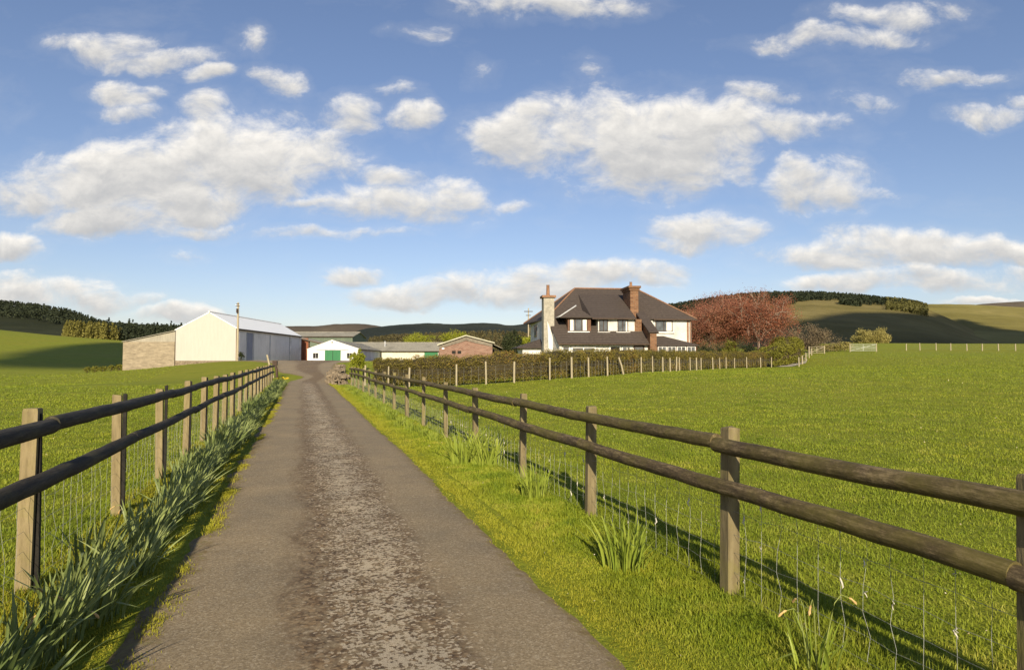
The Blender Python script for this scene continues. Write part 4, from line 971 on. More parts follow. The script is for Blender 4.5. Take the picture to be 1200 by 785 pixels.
# long low sheds behind
def long_shed(name, label, u0, u1, D, vr_, ve, vb, wallm, roofm, depth, rot=0, cat='shed'):
    x0 = (u0-600)/F*D; x1 = (u1-600)/F*D; zb2 = zat(vb, D); Lw = x1-x0
    rt_ = empty(name, (x0, D, zb2), rot, label, cat)
    he = zat(ve, D)-zb2; hr = zat(vr_, D+depth/2)-zb2
    m2 = MB(); m2.box(0, Lw, 0, .2, -1, he-.05); m2.build('front_wall', wallm, rt_)
    m2 = MB(); m2.box(0, Lw, depth-.2, depth, -1, he-.05); m2.build('back_wall', wallm, rt_)
    for xx in (0, Lw-.2):
        m2 = MB(); m2.prism([(xx+(.003 if xx == 0 else 0),.2,-1), (xx,.2,he-.05), (xx,depth/2,hr-.08), (xx,depth-.2,he-.05), (xx,depth-.2,-1)], (.2,0,0)); m2.build('gable_wall', wallm, rt_)
    m2 = MB(); m2.slab([(-.3,-.35,he-.02), (Lw+.3,-.35,he-.02), (Lw+.3,depth/2,hr), (-.3,depth/2,hr)], .1); m2.slab([(-.3,depth/2+.003,hr), (Lw+.3,depth/2+.003,hr), (Lw+.3,depth+.35,he-.02), (-.3,depth+.35,he-.02)], .1)
    r_ = m2.build('roof', roofm, rt_)
    m2 = MB(); m2.tube([(-.3,depth/2,hr+.03), (Lw+.3,depth/2,hr+.03)], .12, 6); m2.build('ridge_cap', M_GROOFY, r_)
    m2 = MB(); m2.box(-.3, Lw+.3, -.5, -.36, he-.16, he-.02); m2.build('gutter', M_DKTRIM, rt_)
    return rt_, he, Lw
M_CREAMW = mat_noise('cream_washed_wall', (.55,.51,.42), (.68,.64,.54), 2, 5, .9, .3)
long_shed('green_barn', 'tall green grey barn rising behind the other sheds', 334, 413, 168, 389.3, 394.2, 421, M_GREENC, M_GROOF, 15)
ls, he, Lw = long_shed('long_shed', 'long low grey-roofed cream shed with a green door at its right end', 404, 514, 140, 401.6, 411.2, 420, M_CREAMW, M_GROOF, 12)
mb = MB(); mb.box(Lw-3.1, Lw-.15, -.08, -.003, -.3, he-.2); mb.build('green_door', M_GDOOR, ls)
mb = MB(); mb.tube([(Lw*.40,3,he), (Lw*.40,3,he+2.2)], .12, 6); mb.build('vent_pipe', M_LEAD, ls)
# brick gabled shed
D_ = 106; kx, ky = (577-600)/F*D_, D_; kz = zat(420, D_)
bs = empty('brick_shed', (kx, ky, kz), R(4), 'pink brick shed with a shallow gable, left of the farmhouse and above the hedge', 'shed')
W = (577-515)/F*D_; ehl = zat(404.0, D_)-kz; ehr = zat(401.6, D_)-kz; ah = zat(393.8, D_)-kz; ax = -(577-546)/F*D_
mb = MB(); mb.prism([(0,0,-1), (0,0,ehr), (ax,0,ah), (-W,0,ehl), (-W,0,-1)], (0,.3,0)); mb.build('gable_wall', M_BRICK, bs)
mb = MB(); mb.prism([(0,-.003,ehr-.05), (ax,-.003,ah-.05), (-W,-.003,ehl-.05), (-W,-.003,ehl-.65), (ax,-.003,ah-.75), (0,-.003,ehr-.65)], (0,-.12,0)); mb.build('gable_cladding', M_GREENC if False else mat_noise('grey_gable_board', (.16,.135,.11), (.24,.21,.17), 3, 4, .9), bs)
mb = MB(); mb.box(-.3, 0, .303, 22, -1, ehr-.1); mb.build('side_wall', M_BRICK, bs)
mb = MB(); mb.box(-W, -W+.3, .303, 22, -1, ehl-.1); mb.build('side_wall', M_BRICK, bs)
mb = MB(); mb.slab([(.35,-.4,ehr-.02), (.35,22,ehr-.02), (ax,22,ah+.08), (ax,-.4,ah+.08)], .1); mb.slab([(-W-.3,-.4,ehl-.04), (ax-.003,-.4,ah+.08), (ax-.003,22,ah+.08), (-W-.3,22,ehl-.04)], .1); r_ = mb.build('roof', M_GROOF, bs)
mb = MB(); mb.prism([(.36,-.42,ehr-.12), (ax,-.42,ah+.0), (-W-.3,-.42,ehl-.14), (-W-.3,-.42,ehl+.04), (ax,-.42,ah+.16), (.36,-.42,ehr+.06)], (0,-.08,0)); mb.build('bargeboard', mat_noise('pale_bargeboard', (.42,.40,.30), (.55,.52,.42), 4, 3, .7), bs)
for u in (532, 538.5):
    xx = (u-577)/F*D_; mb = MB(); mb.box(xx-.3, xx+.3, -.05, -.003, zat(414.5, D_)-kz, zat(411, D_)-kz); mb.build('window', M_DARK, bs)
mb = MB(); mb.box(-W+.45, -W+.85, -.14, -.003, zat(409.3, D_)-kz, zat(407.6, D_)-kz); mb.build('wall_box', M_TRIM, bs)
mb = MB(); mb.box(.003, 1.8, 4, 14, -1, ehr-1.1); a_ = mb.build('side_annex', M_DARK, bs)
mb = MB(); mb.slab([(.36,3,ehr-.15), (2.2,3,ehr-1.0), (2.2,15,ehr-1.0), (.36,15,ehr-.15)], .1); mb.build('annex_roof', M_GROOF, a_)
# ------------------------------------------------------------------ poles, posts, stone wall
x, y = (278.3-600)/F*91, 91.0; z = g(x, y); top = zat(354.5, 91)-z
up = empty('utility_pole', (x, y, z), 0, 'tall wooden utility pole in front of the cream shed corner', 'pole')
mb = MB(); mb.tube([(0,0,-.4), (.02,0,top*.5), (0,0,top)], [.17,.15,.12], 10); mb.build('shaft', M_POLE, up)
mb = MB(); mb.box(-.09, .09, -.42, -.13, top-1.5, top-.9); mb.box(-.28, .28, -.16, -.12, top-.55, top-.45); mb.box(-.22, .22, -.16, -.12, top-.25, top-.17); mb.build('crossarm', M_DKTRIM, up)
mb = MB()
for sx_ in (-.24, .24): mb.tube([(sx_,-.14,top-.44), (sx_,-.14,top-.36), (sx_,-.14,top-.28)], [.03,.05,.02], 6)
mb.build('insulator', M_TRIM, up)
x, y = (619.3-600)/F*125, 125.0; z = g(x, y); top = zat(361, 125)-z
up2 = empty('utility_pole', (x, y, z), 0, 'faraway thin pole with crossarm rising beyond the left end of the farmhouse roof', 'pole')
mb = MB(); mb.tube([(0,0,-.4), (0,0,top)], [.15,.10], 8); mb.build('shaft', M_POLE, up2)
mb = MB(); mb.box(-.85, .85, -.15, -.05, top-.75, top-.6); mb.box(-.5, .5, -.15, -.05, top-1.5, top-1.38); mb.build('crossarm', M_DKTRIM, up2)
p = P(319, 437, 49.5); z = g(p.x, p.y)
ls_ = empty('leaning_post', (p.x, p.y, z), 0, 'pale leaning timber post with a dark stub at the far end of the left fence', 'post')
mb = MB(); mb.tube([(0.15,0,-.2), (-.2,0,.9), (-.42,0,1.75)], [.09,.08,.07], 8); mb.build('timber', M_STAKE, ls_)
mb = MB(); mb.tube([(.35,.1,-.2), (.3,.1,.6), (.12,.1,1.15)], [.10,.10,.08], 8); mb.box(.0, .34, .0, .2, .95, 1.3); mb.build('stub', M_DKTRIM, ls_)
# dry-stone wall by the end of the right fence
sx0, sy0 = RC(2.55, 41.5); z = g(sx0, sy0); stw = empty('dry_stone_wall', (sx0, sy0, z), 0, 'low tumbled rubble stone wall at the far end of the right fence', 'wall')
rn = random.Random(8); mb = MB(); pth = [RC(2.6, 41.5), RC(1.9, 46), (-14.1, 52.5), (-15.4, 57)]
from mathutils import Matrix
for (a, b) in zip(pth[:-1], pth[1:]):
    L_ = math.hypot(b[0]-a[0], b[1]-a[1]); n = int(L_*26)
    for k in range(n):
        t = rn.random(); hh = rn.random()**1.5*.72; x = a[0]+(b[0]-a[0])*t+rn.gauss(0, .16); y = a[1]+(b[1]-a[1])*t+rn.gauss(0, .16); s_ = rn.uniform(.09, .2)
        Mx = Matrix.Rotation(rn.uniform(0, 3), 3, 'Z')@Matrix.Rotation(rn.uniform(-.4, .4), 3, 'X'); zz = g(x, y)-z+hh*(1-.25*t)
        pts = [Mx@Vector((sx*s_*rn.uniform(.6, 1), sy*s_*rn.uniform(.45, .8), sz*s_*rn.uniform(.4, .65)))+Vector((x-sx0, y-sy0, zz)) for sz in (-1, 1) for (sx, sy) in ((-1,-1),(1,-1),(1,1),(-1,1))]
        mb.hexa(pts)
mb.build('stones', M_STONE, stw)
# ------------------------------------------------------------------ garden and field trees
def txy(u, D): return ((u-600)/F*D, D)
x, y = txy(832, 96); z = g(x, y); tree('copper_leaved_tree', 'broad copper red tree nearest the farmhouse wall', 'tree', x, y, zat(347.5, 96)-z, (6.3, 5.0, 4.3), M_COPPER, M_BARK, 46000, .135, 51, .25, nlimb=14, twigs=14, twigr=.035, shell=.35)
x, y = txy(889, 92); z = g(x, y); tree('pinkish_budding_tree', 'open pinkish red tree with pale bare branches at the right end of the hedge', 'tree', x, y, zat(342, 92)-z, (5.9, 4.8, 4.5), M_COPPER2, M_BARKP, 36000, .13, 52, .22, nlimb=14, twigs=14, twigr=.036, shell=.22)
x, y = txy(861, 101); z = g(x, y); tree('copper_leaved_tree', 'darker copper tree filling the gap between the two larger red trees', 'tree', x, y, zat(348, 101)-z, (4.9, 4.2, 4.2), M_COPPER, M_BARK, 26000, .135, 53, .2, nlimb=10, twigs=12, twigr=.03, shell=.4)
x, y = txy(948, 122); z = g(x, y); tree('bare_brown_tree', 'rounded bare brown tree right of the yellow green hedge end', 'tree', x, y, zat(381.5, 122)-z, (5.4, 4.5, 2.9), M_BROWNL, M_BARK, 9000, .20, 54, .18, nlimb=12, twigs=10, twigr=.03, shell=.45)
x, y = txy(917, 118); z = g(x, y); tree('bare_brown_tree', 'smaller dark brown bare tree half hidden behind the pinkish tree', 'tree', x, y, zat(386, 118)-z, (3.6, 3, 2.6), M_BROWNL, M_BARK, 4000, .2, 55, .15, nlimb=8, twigs=8)
x, y = txy(1022, 193); z = g(x, y)-.5; tree('round_olive_tree', 'round olive tree alone behind the pale field gate', 'tree', x, y, zat(387, 193)-z, (5.0, 4.6, 4.4), M_OLIVE, M_BARK, 16000, .30, 56, .2, z0=z, nlimb=12, twigs=6, cr_z=zat(387, 193)-z-4.2, shell=1.6)
for k, (u, D, vt, r_, lab) in enumerate(((980,128,402.0,1.4,'pale scrubby bush beside the rail gate'), (990,130,400.0,1.6,'pale rounded bush touching the left post of the wide field gate'), (968,127,403.5,1.3,'low pale bush behind the rail gate'))):
    x, y = txy(u, D); z = g(x, y); tree('scrub_bush', lab, 'bush', x, y, zat(vt, D)-z, (r_, r_, (zat(vt, D)-z)*.48), M_OLIVE, M_BARK, 3000, .18, 60+k, .06, nlimb=7, twigs=3, twigr=.012)
for k, (u, D, vt, r_, mt, lab) in enumerate(((822,86,404,1.6,M_DKGRN,'dark evergreen shrub below the copper tree at the house corner'), (838,87,402,1.7,M_DKGRN,'dark evergreen shrub under the middle of the copper tree'), (855,86,400,1.5,M_HEDGG,'green upright shrub between dark shrubs under the red trees'), (872,86,404,1.5,M_DKGRN,'dark shrub left of the pale forked trunk'), (886,86,405,1.3,M_DKGRN,'low dark shrub touching the pale forked trunk'), (805,84,406,1.2,M_DKGRN,'low dark shrub at the verandah corner'))):
    x, y = txy(u, D); z = g(x, y); tree('garden_shrub', lab, 'shrub', x, y, zat(vt, D)-z, (r_, r_, (zat(vt, D)-z)*.5), mt, M_BARK, 2200, .16, 70+k, .06, nlimb=7, twigs=3, twigr=.012)
x, y = txy(419.5, 57); z = g(x, y); tree('lime_green_shrub', 'cone shaped lime green shrub at the near end of the garden hedge', 'shrub', x, y, zat(411.5, 57)-z, (.75, .75, (zat(411.5, 57)-z)*.52), M_LIME, M_BARK, 5000, .11, 81, .05, nlimb=7, twigs=3, twigr=.01)
for k, (u, D, vt, r_, rz, mt, lab) in enumerate(((490,185,388.5,5.5,3.2,M_LIME,'lime green tree rising behind the long low shed roof'), (534,180,385.8,4.2,3.2,M_LIME,'lime green tree directly behind the brick gable'), (611,120,393.5,2.4,2.2,M_LIME,'lime green bush left of the farmhouse bay'))):
    x, y = txy(u, D); z = g(x, y); tree('lime_green_tree' if k < 2 else 'lime_green_bush', lab, 'tree' if k < 2 else 'bush', x, y, zat(vt, D)-z, (r_, r_, rz), mt, M_BARK, 5000, .26, 90+k, .16, nlimb=9, twigs=4)
for k, (u, D, vt, r_, lab) in enumerate(((593,108,390.5,.75,'narrow dark conifer just right of the brick shed'), (598,106,387.5,.95,'taller dark conifer nearest the farmhouse left end'), (604,112,384,1.1,'tall dark evergreen behind the left bay of the farmhouse'))):
    x, y = txy(u, D); z = g(x, y); H = zat(vt, D)-z; tree('dark_conifer', lab, 'tree', x, y, H, (r_, r_, H*.46), M_DKGRN, M_BARK, 2600, .2, 95+k, .1, nlimb=10, twigs=3)
x, y = txy(283, 90); z = g(x, y); tree('climbing_shrub', 'small dark leafy shrub at the foot of the utility pole', 'shrub', x, y, zat(412, 90)-z, (.45, .4, .75), M_DKGRN, M_BARK, 900, .12, 99, .04, nlimb=6, twigs=3, twigr=.01)
for k, (u, D, vt, r_) in enumerate(((103,112,429.5,.6), (112,112,429,.6), (121,112,428.5,.7), (131,112,428,.7), (140,112,427.5,.8), (147,112,426.5,.8))):
    x, y = txy(u, D); z = g(x, y)
    lab = ['smallest hawthorn bush at the left end of the row left of the lean-to','second hawthorn bush from the left beside the field edge','third hawthorn bush from the left along the field edge','third hawthorn bush before the lean-to wall','second hawthorn bush before the lean-to wall','hawthorn bush touching the left edge of the lean-to wall'][k]
    tree('hawthorn_bush', lab, 'bush', x, y, max(.7, zat(vt, D)-z), (r_, r_, max(.7, zat(vt, D)-z)*.5), M_HEDGG, M_BARK, 700, .16, 110+k, .04, nlimb=6, twigs=2, twigr=.01, group='hawthorn bushes left of the lean-to')
# ------------------------------------------------------------------ hills
def hill(name, ridge, Dr, Df, zf, mat, p=1.0, rough=1.0, seed=0, back=1.4, nt=40, nu=260):
    us = np.array([a[0] for a in ridge], float); vs = np.array([a[1] for a in ridge], float)
    U = np.linspace(us[0], us[-1], nu); Vr = np.interp(U, us, vs)
    k = np.ones(9)/9; Vr = np.convolve(np.pad(Vr, 4, 'edge'), k, 'valid')
    ts = np.concatenate([np.linspace(0, 1, nt), 1+np.linspace(.03, 1, 10)**1.0*(back-1)/.4])
    rows = []
    Zr = np.array([P(600, v, Dr).z for v in Vr])
    for t in ts:
        if t <= 1: D = Df+(Dr-Df)*t; pr = (.5-.5*math.cos(math.pi*t))*.45+.55*t**p; Z = zf+(Zr-zf)*pr
        else: D = Dr+(Dr-Df)*(t-1)*.8; s_ = min(1, (t-1)); Z = Zr*(1-.9*(.5-.5*math.cos(math.pi*s_)))-3*s_
        X = (U-600)/F*D
        nz = (np.sin(X*.011+seed)*np.cos(D*.013+seed*2)+.5*np.sin(X*.031+D*.02+seed)+.25*np.sin(X*.083+seed)*np.sin(D*.06))*rough*min(1, t*3)*(1 if t < 1 else .6)
        if .8 < t <= 1.0: nz = nz*(1-(t-.8)/.2*.8)
        rows.append(np.stack([X, np.full(nu, D), Z+nz], -1))
    V = np.concatenate(rows); i = np.arange(len(ts)-1)[:, None]; j = np.arange(nu-1)[None]
    Fq = np.stack([i*nu+j, i*nu+j+1, (i+1)*nu+j+1, (i+1)*nu+j], -1).reshape(-1, 4)
    o = np_mesh(name, V, Fq, mat, smooth=True); tag(o, kind='structure'); G = np.array(rows)
    def surf(u, t):
        iu = (u-U[0])/(U[-1]-U[0])*(nu-1); it = t*(nt-1); a, b = int(iu), int(it); a = min(max(a, 0), nu-2); b = min(max(b, 0), nt-2); fa, fb = iu-a, it-b
        return (G[b, a]*(1-fa)*(1-fb)+G[b, a+1]*fa*(1-fb)+G[b+1, a]*(1-fa)*fb+G[b+1, a+1]*fa*fb)
    return o, surf
M_H1 = mat_hill('hill_pasture', (.085,.074,.026), (.165,.138,.048), (.24,.195,.080))
M_H2 = mat_hill('hill_rough_grass', (.145,.125,.038), (.225,.195,.058), (.29,.245,.09))
M_HM = mat_hill('moorland', (.075,.062,.048), (.125,.100,.072), (.18,.15,.10), .002)
M_HF = mat_hill('shaded_forest_hillside', (.024,.030,.026), (.036,.042,.034), (.055,.058,.042), .003)  # dark forest colour that also holds the shade on the far central hill
M_HD = mat_hill('dark_forest_floor', (.022,.026,.014), (.04,.044,.02), (.06,.065,.028), .004)
hR1, sR1 = hill('hill', [(620,385),(700,371),(760,364.5),(800,359.5),(840,353),(870,349),(905,346),(960,347),(1000,350),(1040,354),(1072,358),(1090,363),(1110,372),(1135,384),(1165,397),(1200,402),(1300,404)], 900, 330, 4.5, M_H1, 1.15, 2.0, 1)
hR2, sR2 = hill('hill', [(980,372),(1040,361),(1080,357.5),(1110,356.5),(1140,357),(1170,358.5),(1200,360),(1260,360),(1340,366)], 1500, 420, 4.5, M_H2, 1.2, 2.5, 2)
hR3, _ = hill('hill', [(1060,372),(1110,362),(1150,356.5),(1190,353.5),(1230,352),(1300,356)], 2600, 1500, 30, M_HM, 1.0, 4, 3)
hC1, _ = hill('moor_hill', [(250,390),(300,384),(335,382.5),(366,382.7),(380,381.6),(390,380.6),(400,380),(410,379.2),(422,379.2),(435,381),(446,383),(470,386),(500,392)], 2300, 900, 10, M_HM, 1.1, 4, 4)
hC2, _ = hill('forested_hill', [(400,392),(430,386),(446,383.5),(465,380.6),(480,379.6),(499,379),(520,379.6),(535,380.2),(560,379.8),(584,380.4),(596,382.2),(615,380.6),(640,381),(700,384),(760,390)], 2000, 700, 8, M_HF, 1.1, 5, 5)
hL, sL = hill('forested_hill', [(-260,352),(-100,350),(-40,354),(0,358),(40,361.5),(70,364.5),(90,370),(105,376),(125,382),(150,386),(230,388),(330,388)], 1150, 430, 12, M_HD, 1.1, 3, 6)
hC3, sC3 = hill('wooded_slope', [(430,401),(460,396),(500,393.5),(540,392),(570,391),(600,392),(640,394),(700,400)], 700, 330, 3.5, M_HD, 1.0, 1.5, 7)
def forest(name, label, spots, hmin, hmax, cards_n, csize, mat, seed, wr=.22, cone=True, cat='forest'):
    rg = np.random.default_rng(seed); n = len(spots); S = np.array(spots); Hh = rg.uniform(hmin, hmax, n)
    Pn = []
    t = rg.random((n, cards_n))**.8 if cone else rg.random((n, cards_n))
    a = rg.uniform(0, 2*math.pi, (n, cards_n))
    rr = (1-t)*.95+.05 if cone else np.sqrt(np.clip(1-(2*t-1)**2, 0, 1))
    rr = rr*Hh[:, None]*wr*np.sqrt(rg.uniform(.3, 1, (n, cards_n)))
    X = S[:, 0:1]+np.cos(a)*rr; Y = S[:, 1:2]+np.sin(a)*rr; Z = S[:, 2:3]+Hh[:, None]*(t*.97+.03)
    Pn = np.stack([X, Y, Z], -1).reshape(-1, 3); V, T = cards(Pn, csize, rg)
    o = np_mesh(name, V, T, mat); tag(o, kind='stuff', label=label, cat=cat); return o
rn = random.Random(77)
sp1 = []
for k in range(5200):
    u = rn.uniform(700, 1082); lo = np.interp(u, [700,900,930,960,985,1000,1040,1082], [.80,.60,.66,.80,.84,.76,.78,.84]); t = rn.uniform(lo, 1.0)
    if 965 < u < 1040 and t < .93 and rn.random() < .6: continue
    sp1.append(sR1(u, t))
for k in range(260): u = rn.uniform(985, 1010); sp1.append(sR1(u, rn.uniform(.66, .72)))
forest('spruce_forest', 'dark spruce forest capping the right-hand hill', sp1, 4.5, 7.5, 14, 2.6, M_CONIF, 1)
sp2_ = [sR1(u, t) for u, t in ((rn.uniform(1040, 1088), rn.uniform(.62, .88)) for k in range(520))]
forest('larch_plantation', 'pale green larch plantation on the right shoulder of the right-hand hill', sp2_, 5, 8, 16, 2.4, M_LARCH, 2)
sp3 = [sL(u, t) for u, t in ((rn.uniform(-120, 240), rn.uniform(.45, 1)**1) for k in range(2600)) if not (u < 60 and .62 < t < .76)]
forest('spruce_forest', 'dark spruce forest on the ridge at the far left', sp3, 6, 9.5, 14, 3.0, M_CONIF, 3)
sp4 = []; sp5 = []
for k in range(820):
    u = rn.uniform(74, 232); D = rn.uniform(330, 440); x = (u-600)/F*D; z = g(x, D); (sp4 if u < 138+rn.gauss(0, 9) else sp5).append((x, D, z-1))
def clampH(sp, seed):
    return sp
forest('larch_plantation', 'yellow green larch plantation behind the left hillside field', sp4, 7, 10.5, 120, 1.0, M_LARCHN, 4, .24)
forest('spruce_plantation', 'dark spruce plantation left of the cream shed roof', sp5, 8, 13, 60, 1.25, M_CONIF, 5, .22)
sp6 = [sC3(u, t) for u, t in ((rn.uniform(432, 640), rn.uniform(.0, 1)) for k in range(1100))]
forest('mixed_woodland', 'brownish spring woodland on the slope behind the farm sheds', sp6, 2.2, 4.6, 26, 1.35, M_WOODS, 6, .38, False)
# ------------------------------------------------------------------ sun, clouds that shade the hills
SUN_EL = R(24); SUN_AZ = R(-2)      # sun behind the camera, a little to the left
to_sun = Vector((-math.sin(SUN_AZ)*math.cos(SUN_EL), -math.cos(SUN_AZ)*math.cos(SUN_EL), math.sin(SUN_EL)))
bpy.context.view_layer.update(); dg = bpy.context.evaluated_depsgraph_get(); scn = bpy.context.scene
def hit(u, v, skip=170):
    p = P(u, v, 100.0); o = Vector((0, 0, CAMZ)); d = (p-o).normalized(); s_ = o+d*skip
    ok, loc, *_ = scn.ray_cast(dg, s_, d, distance=4000)
    return loc if ok else None
from mathutils.geometry import delaunay_2d_cdt
def shade_cloud(label, ring, H, seed, jit):
    """an unseen cloud high behind the camera, outlined to throw the wanted shadow; ring = ground points its shadow reaches"""
    pts = []
    for p in ring:
        k = (H-p.z)/to_sun.z; pts.append(Vector((p.x+to_sun.x*k, p.y+to_sun.y*k)))
    rn = random.Random(seed); fine = []
    for a, b in zip(pts, pts[1:]+pts[:1]):
        n = max(1, int((b-a).length/jit))
        for k in range(n): q_ = a.lerp(b, k/n); fine.append(q_+Vector((rn.gauss(0, jit*.10), rn.gauss(0, jit*.10))))
    x0 = min(p.x for p in fine); x1 = max(p.x for p in fine); y0 = min(p.y for p in fine); y1 = max(p.y for p in fine)
    inner = []; st = max(x1-x0, y1-y0)/34
    yy = y0
    while yy < y1:
        xx = x0
        while xx < x1: inner.append(Vector((xx+rn.uniform(-.2, .2)*st, yy+rn.uniform(-.2, .2)*st))); xx += st
        yy += st
    nb = len(fine); V2, E2, F2, *_ = delaunay_2d_cdt(fine+inner, [(i, (i+1) % nb) for i in range(nb)], [list(range(nb))], 1, .001)
    B = np.array([[p.x, p.y] for p in fine]); V = np.array([[p.x, p.y] for p in V2])
    d = np.sqrt(((V[:, None]-B[None])**2).sum(-1)).min(1); d[d < st*.05] = 0
    th = np.minimum(d*.16, 60)*(1+.35*np.sin(V[:, 0]*.03)*np.sin(V[:, 1]*.037)); Vt = np.c_[V, H+th]; Vb = np.c_[V, H-th*.4-1.0*(d > 0)]
    n = len(V); vv = [tuple(p) for p in Vt]+[tuple(p) for p in Vb]; ff = [tuple(f) for f in F2]+[tuple(n+i for i in reversed(f)) for f in F2]
    m = bpy.data.meshes.new('cloud'); m.from_pydata(vv, [], ff); m.materials.append(M_CLOUD); o = bpy.data.objects.new('cloud', m); link(o); tag(o, kind='structure'); return o
ring = []
for u, v in ((868,398),(885,391),(905,384),(935,376),(965,370),(1000,366.5),(1050,366.5),(1090,369),(1125,373),(1150,380),(1175,386),(1210,389),(1270,392)):
    h_ = hit(u, v)
    if h_: ring.append(h_)
ring = [Vector(p) for p in ring]+[Vector(((u-600)/F*D, D, 5)) for u, D in ((1330, 560), (1330, 300), (1180, 262), (1000, 262), (860, 300))]
shade_cloud('', ring, 620, 1, 30)
ring = [Vector(hit(u, v, 60)) for u, v in ((-90,427),(-30,423),(0,419),(40,409.5),(90,403.5),(140,401.2))]
ring += [Vector(((u-600)/F*D, D, g((u-600)/F*D, D))) for u, D in ((190,300), (210,180), (185,136), (148,134), (100,132), (50,130), (0,131), (-60,136), (-100,140))]
shade_cloud('', ring, 380, 2, 9)
# ------------------------------------------------------------------ world: sky with fair-weather clouds
w = bpy.data.worlds.new('World'); scn.world = w; w.use_nodes = True; nt = w.node_tree; nt.nodes.clear(); q = N(nt)
sky = q('ShaderNodeTexSky'); sky.sky_type = 'NISHITA'; sky.sun_disc = False; sky.sun_elevation = SUN_EL; sky.sun_rotation = math.pi+SUN_AZ
sky.altitude = 150; sky.air_density = 1.0; sky.dust_density = .6; sky.ozone_density = 2.0
tc = q('ShaderNodeTexCoord').outputs['Generated']; sp_n = q('ShaderNodeSeparateXYZ'); q.L(tc, sp_n.inputs[0])
dy = q.math('MAXIMUM', sp_n.outputs[1], .12)
gx = q.math('DIVIDE', sp_n.outputs[0], dy); gz = q.math('DIVIDE', sp_n.outputs[2], dy)
cb = q('ShaderNodeCombineXYZ'); q.L(gx, cb.inputs[0]); q.L(gz, cb.inputs[1]); pv = cb.outputs[0]
# gentle warp so that no cloud keeps an elliptic outline
wn = q('ShaderNodeTexNoise'); wn.inputs['Scale'].default_value = 7.0; wn.inputs['Detail'].default_value = 6; q.L(pv, wn.inputs['Vector'])
wv = q('ShaderNodeVectorMath', operation='SUBTRACT'); q.L(wn.outputs['Color'], wv.inputs[0]); wv.inputs[1].default_value = (.5, .5, .5)
ws_ = q('ShaderNodeVectorMath', operation='MULTIPLY_ADD'); q.L(wv.outputs[0], ws_.inputs[0]); ws_.inputs[1].default_value = (.15, .085, 0); q.L(pv, ws_.inputs[2]); pw = ws_.outputs[0]
CL = [(95,45,42,12,.8),(135,52,56,20,1),(190,70,52,15,1.1),(240,90,26,9,.9),(150,106,40,13,1),(150,126,28,12,.6),(235,125,26,16,.8),
(280,185,112,50,1.4),(150,210,125,44,1.4),(60,228,75,20,1.0),(120,258,85,18,1.1),(320,205,56,38,1.25),(215,240,85,22,1.1),(235,266,50,7,.7),(323,92,24,13,.7),(412,130,40,24,.9),(378,158,28,9,.6),
(495,132,26,17,.9),(470,105,20,9,.5),(475,238,92,26,1.1),(455,205,44,15,.9),(525,235,42,22,1),(390,241,42,8,.8),(385,277,72,6,.7),(412,324,38,11,1),
(520,346,105,13,1),(620,340,95,18,1.1),(700,325,85,13,1),(765,315,45,9,.8),(0,284,40,17,1),(40,340,90,17,1),(120,350,65,12,.9),(220,370,60,12,1),(0,330,50,14,.9),
(598,165,54,38,1.1),(720,150,95,46,1.3),(770,180,105,44,1.3),(830,150,80,36,1.2),(915,150,62,20,.9),(880,108,45,14,.7),(620,125,40,14,.8),
(962,220,60,28,1.1),(1020,225,36,9,.7),(945,203,35,14,.9),(820,272,64,21,1.2),(785,287,45,9,.9),(1000,303,100,17,1.1),(1055,288,72,21,1.2),(1140,298,85,14,1),(1210,296,50,14,1),
(1105,330,105,14,1),(985,336,60,9,.8),(1240,322,60,12,.9),(975,45,98,13,.9),(1045,22,68,16,.9),(900,49,26,7,.6),(1110,97,52,8,.7),(1080,92,20,8,.5),(1165,136,34,11,.8),(1188,122,22,7,.7),
(1010,115,26,13,.35),(610,4,62,20,.85),(665,12,50,16,.85),(735,4,36,12,.7),(498,33,22,8,.45),(290,49,14,11,.3),(694,78,17,9,.3),(603,240,18,5,.5),(1170,355,50,5,.9),(680,221,24,9,.22),(215,295,20,6,.3),(560,80,8,6,.1),
(-160,120,120,40,1),(-220,280,130,22,1),(1400,80,130,36,1),(1420,240,120,26,1)]
fmax = None; wsum = None; ysum = None
for (u, v, ru, rv, wt) in CL:
    p = P(u, v, 1.0); cxw = p.x; czw = p.z-CAMZ
    if fmax is None: pin = pw
    else:      # chaining the lookups keeps the shader's working memory small
        ch_ = q('ShaderNodeVectorMath', operation='MULTIPLY_ADD'); q.L(ysum, ch_.inputs[0]); ch_.inputs[1].default_value = (1e-7, 1e-7, 0); q.L(pw, ch_.inputs[2]); pin = ch_.outputs[0]
    s1 = q('ShaderNodeVectorMath', operation='MULTIPLY_ADD'); q.L(pin, s1.inputs[0]); s1.inputs[1].default_value = (F/ru, F/rv, 0); s1.inputs[2].default_value = (-cxw*F/ru, -czw*F/rv, 0)
    ln = q('ShaderNodeVectorMath', operation='DOT_PRODUCT'); q.L(s1.outputs[0], ln.inputs[0]); q.L(s1.outputs[0], ln.inputs[1])
    f_ = q('ShaderNodeMath', operation='MULTIPLY_ADD'); q.L(ln.outputs['Value'], f_.inputs[0]); f_.inputs[1].default_value = -.62*wt; f_.inputs[2].default_value = .98*wt
    fmax = f_.outputs[0] if fmax is None else q.math('MAXIMUM', fmax, f_.outputs[0])
    wg = q.math('MAXIMUM', f_.outputs[0], 0.0)
    sy_ = q('ShaderNodeSeparateXYZ'); q.L(s1.outputs[0], sy_.inputs[0]); ym = q.math('MULTIPLY', wg, sy_.outputs[1])
    wsum = wg if wsum is None else q.math('ADD', wsum, wg); ysum = ym if ysum is None else q.math('ADD', ysum, ym)
yl = q.math('DIVIDE', ysum, q.math('ADD', wsum, .05))
nv = q.scale(pv, (1, 1.55, 1))
n1 = q.noise(13, 11, .64, nv, .3); n2 = q.noise(4.5, 6, .6, nv)
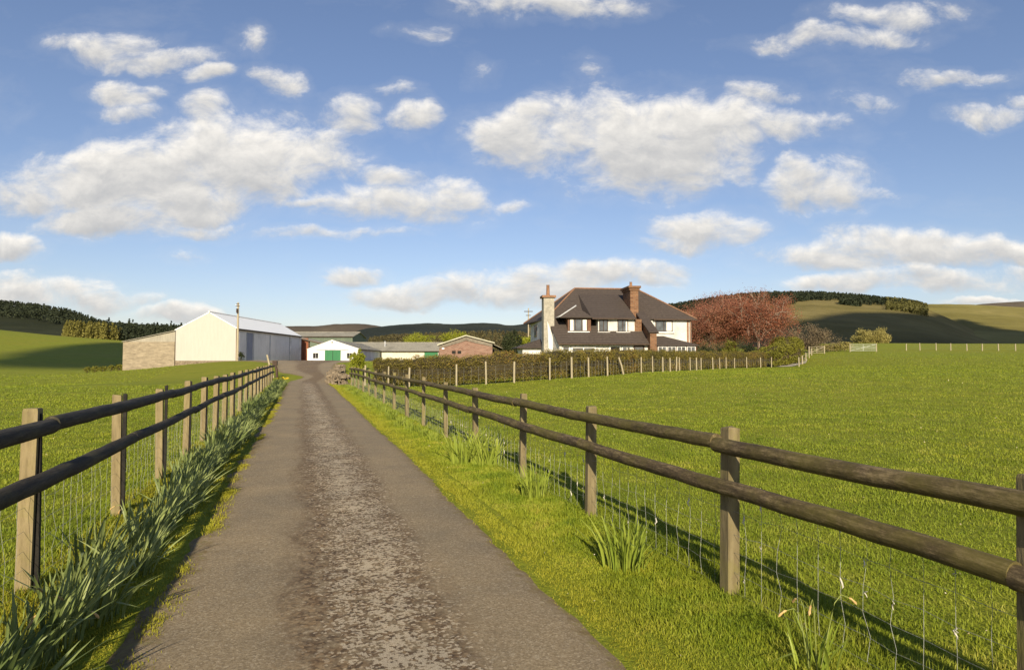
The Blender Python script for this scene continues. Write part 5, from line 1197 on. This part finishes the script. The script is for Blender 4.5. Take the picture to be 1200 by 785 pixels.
nvs = q('ShaderNodeVectorMath', operation='ADD'); q.L(nv, nvs.inputs[0]); nvs.inputs[1].default_value = (-.006, .022, 0)
n1b = q.noise(13, 7, .62, nvs.outputs[0], .3)
base = q.math('MAXIMUM', fmax, -1.2)
dens = q.math('ADD', base, q.math('ADD', q.math('MULTIPLY', q.math('SUBTRACT', n1, .5), 2.9), q.math('MULTIPLY', q.math('SUBTRACT', n2, .5), .9)))
alpha = q.mapr(dens, -.22, 1.12, smooth=True)
# thin veils everywhere
veil = q.mapr(q.noise(2.6, 7, .68, q.scale(pv, (1, 2.6, 1))), .55, .85, 0, .16)
alpha = q.math('MINIMUM', q.math('MAXIMUM', q.math('MAXIMUM', q.math('MULTIPLY', alpha, .97), q.mapr(dens, -.9, .35, 0, .10)), veil), 1)
relief = q.math('MULTIPLY', q.math('SUBTRACT', n1, n1b), 1.5)
lit = q.math('ADD', q.math('ADD', q.math('MULTIPLY', yl, .42), relief), q.math('MULTIPLY', q.math('SUBTRACT', .75, q.mapr(dens, .3, 2.2)), .38))
ccol = q.ramp(q.mapr(lit, -.55, .60), [(0, (.50,.51,.53)), (.45, (.68,.67,.655)), (.75, (.88,.85,.80)), (1, (1.08,1.03,.95))])
gm = q('ShaderNodeGamma'); gm.inputs[1].default_value = .86; q.L(sky.outputs[0], gm.inputs[0])
sk = q.mix(1., gm.outputs[0], (1.22, 1.16, 1.27), 'MULTIPLY')
hs_ = q('ShaderNodeHueSaturation'); hs_.inputs['Saturation'].default_value = 1.05; q.L(sk, hs_.inputs['Color'])
CLOUD_GAIN = 7.9
cg = q('ShaderNodeVectorMath', operation='SCALE'); q.L(ccol, cg.inputs[0]); cg.inputs['Scale'].default_value = CLOUD_GAIN
allc = q.mix(alpha, hs_.outputs[0], cg.outputs[0])
bg = q('ShaderNodeBackground'); q.L(allc, bg.inputs[0]); bg.inputs[1].default_value = .08
wo = q('ShaderNodeOutputWorld'); q.L(bg.outputs[0], wo.inputs[0])
w.cycles.sampling_method = 'MANUAL'; w.cycles.sample_map_resolution = 512
sl = bpy.data.lights.new('sun', 'SUN'); sl.energy = 4.8; sl.angle = R(.55); sl.color = (1, .87, .63)
so = bpy.data.objects.new('sun', sl); so.rotation_euler = to_sun.to_track_quat('Z', 'Y').to_euler(); link(so)
cam = bpy.data.cameras.new('camera'); co = bpy.data.objects.new('camera', cam); link(co)
co.location = (0, 0, CAMZ); co.rotation_euler = (math.pi/2+PITCH, 0, 0); cam.sensor_width = 36; cam.lens = 36*F/1200; cam.clip_start = .05; cam.clip_end = 20000
scn.camera = co
vs = scn.view_settings; vs.view_transform = 'Standard'; vs.look = 'None'; vs.exposure = 0.60; vs.gamma = 1; vs.use_curve_mapping = False
scn.cycles.max_bounces = 5; scn.cycles.diffuse_bounces = 2; scn.cycles.glossy_bounces = 2; scn.cycles.transmission_bounces = 2; scn.cycles.use_denoising = True
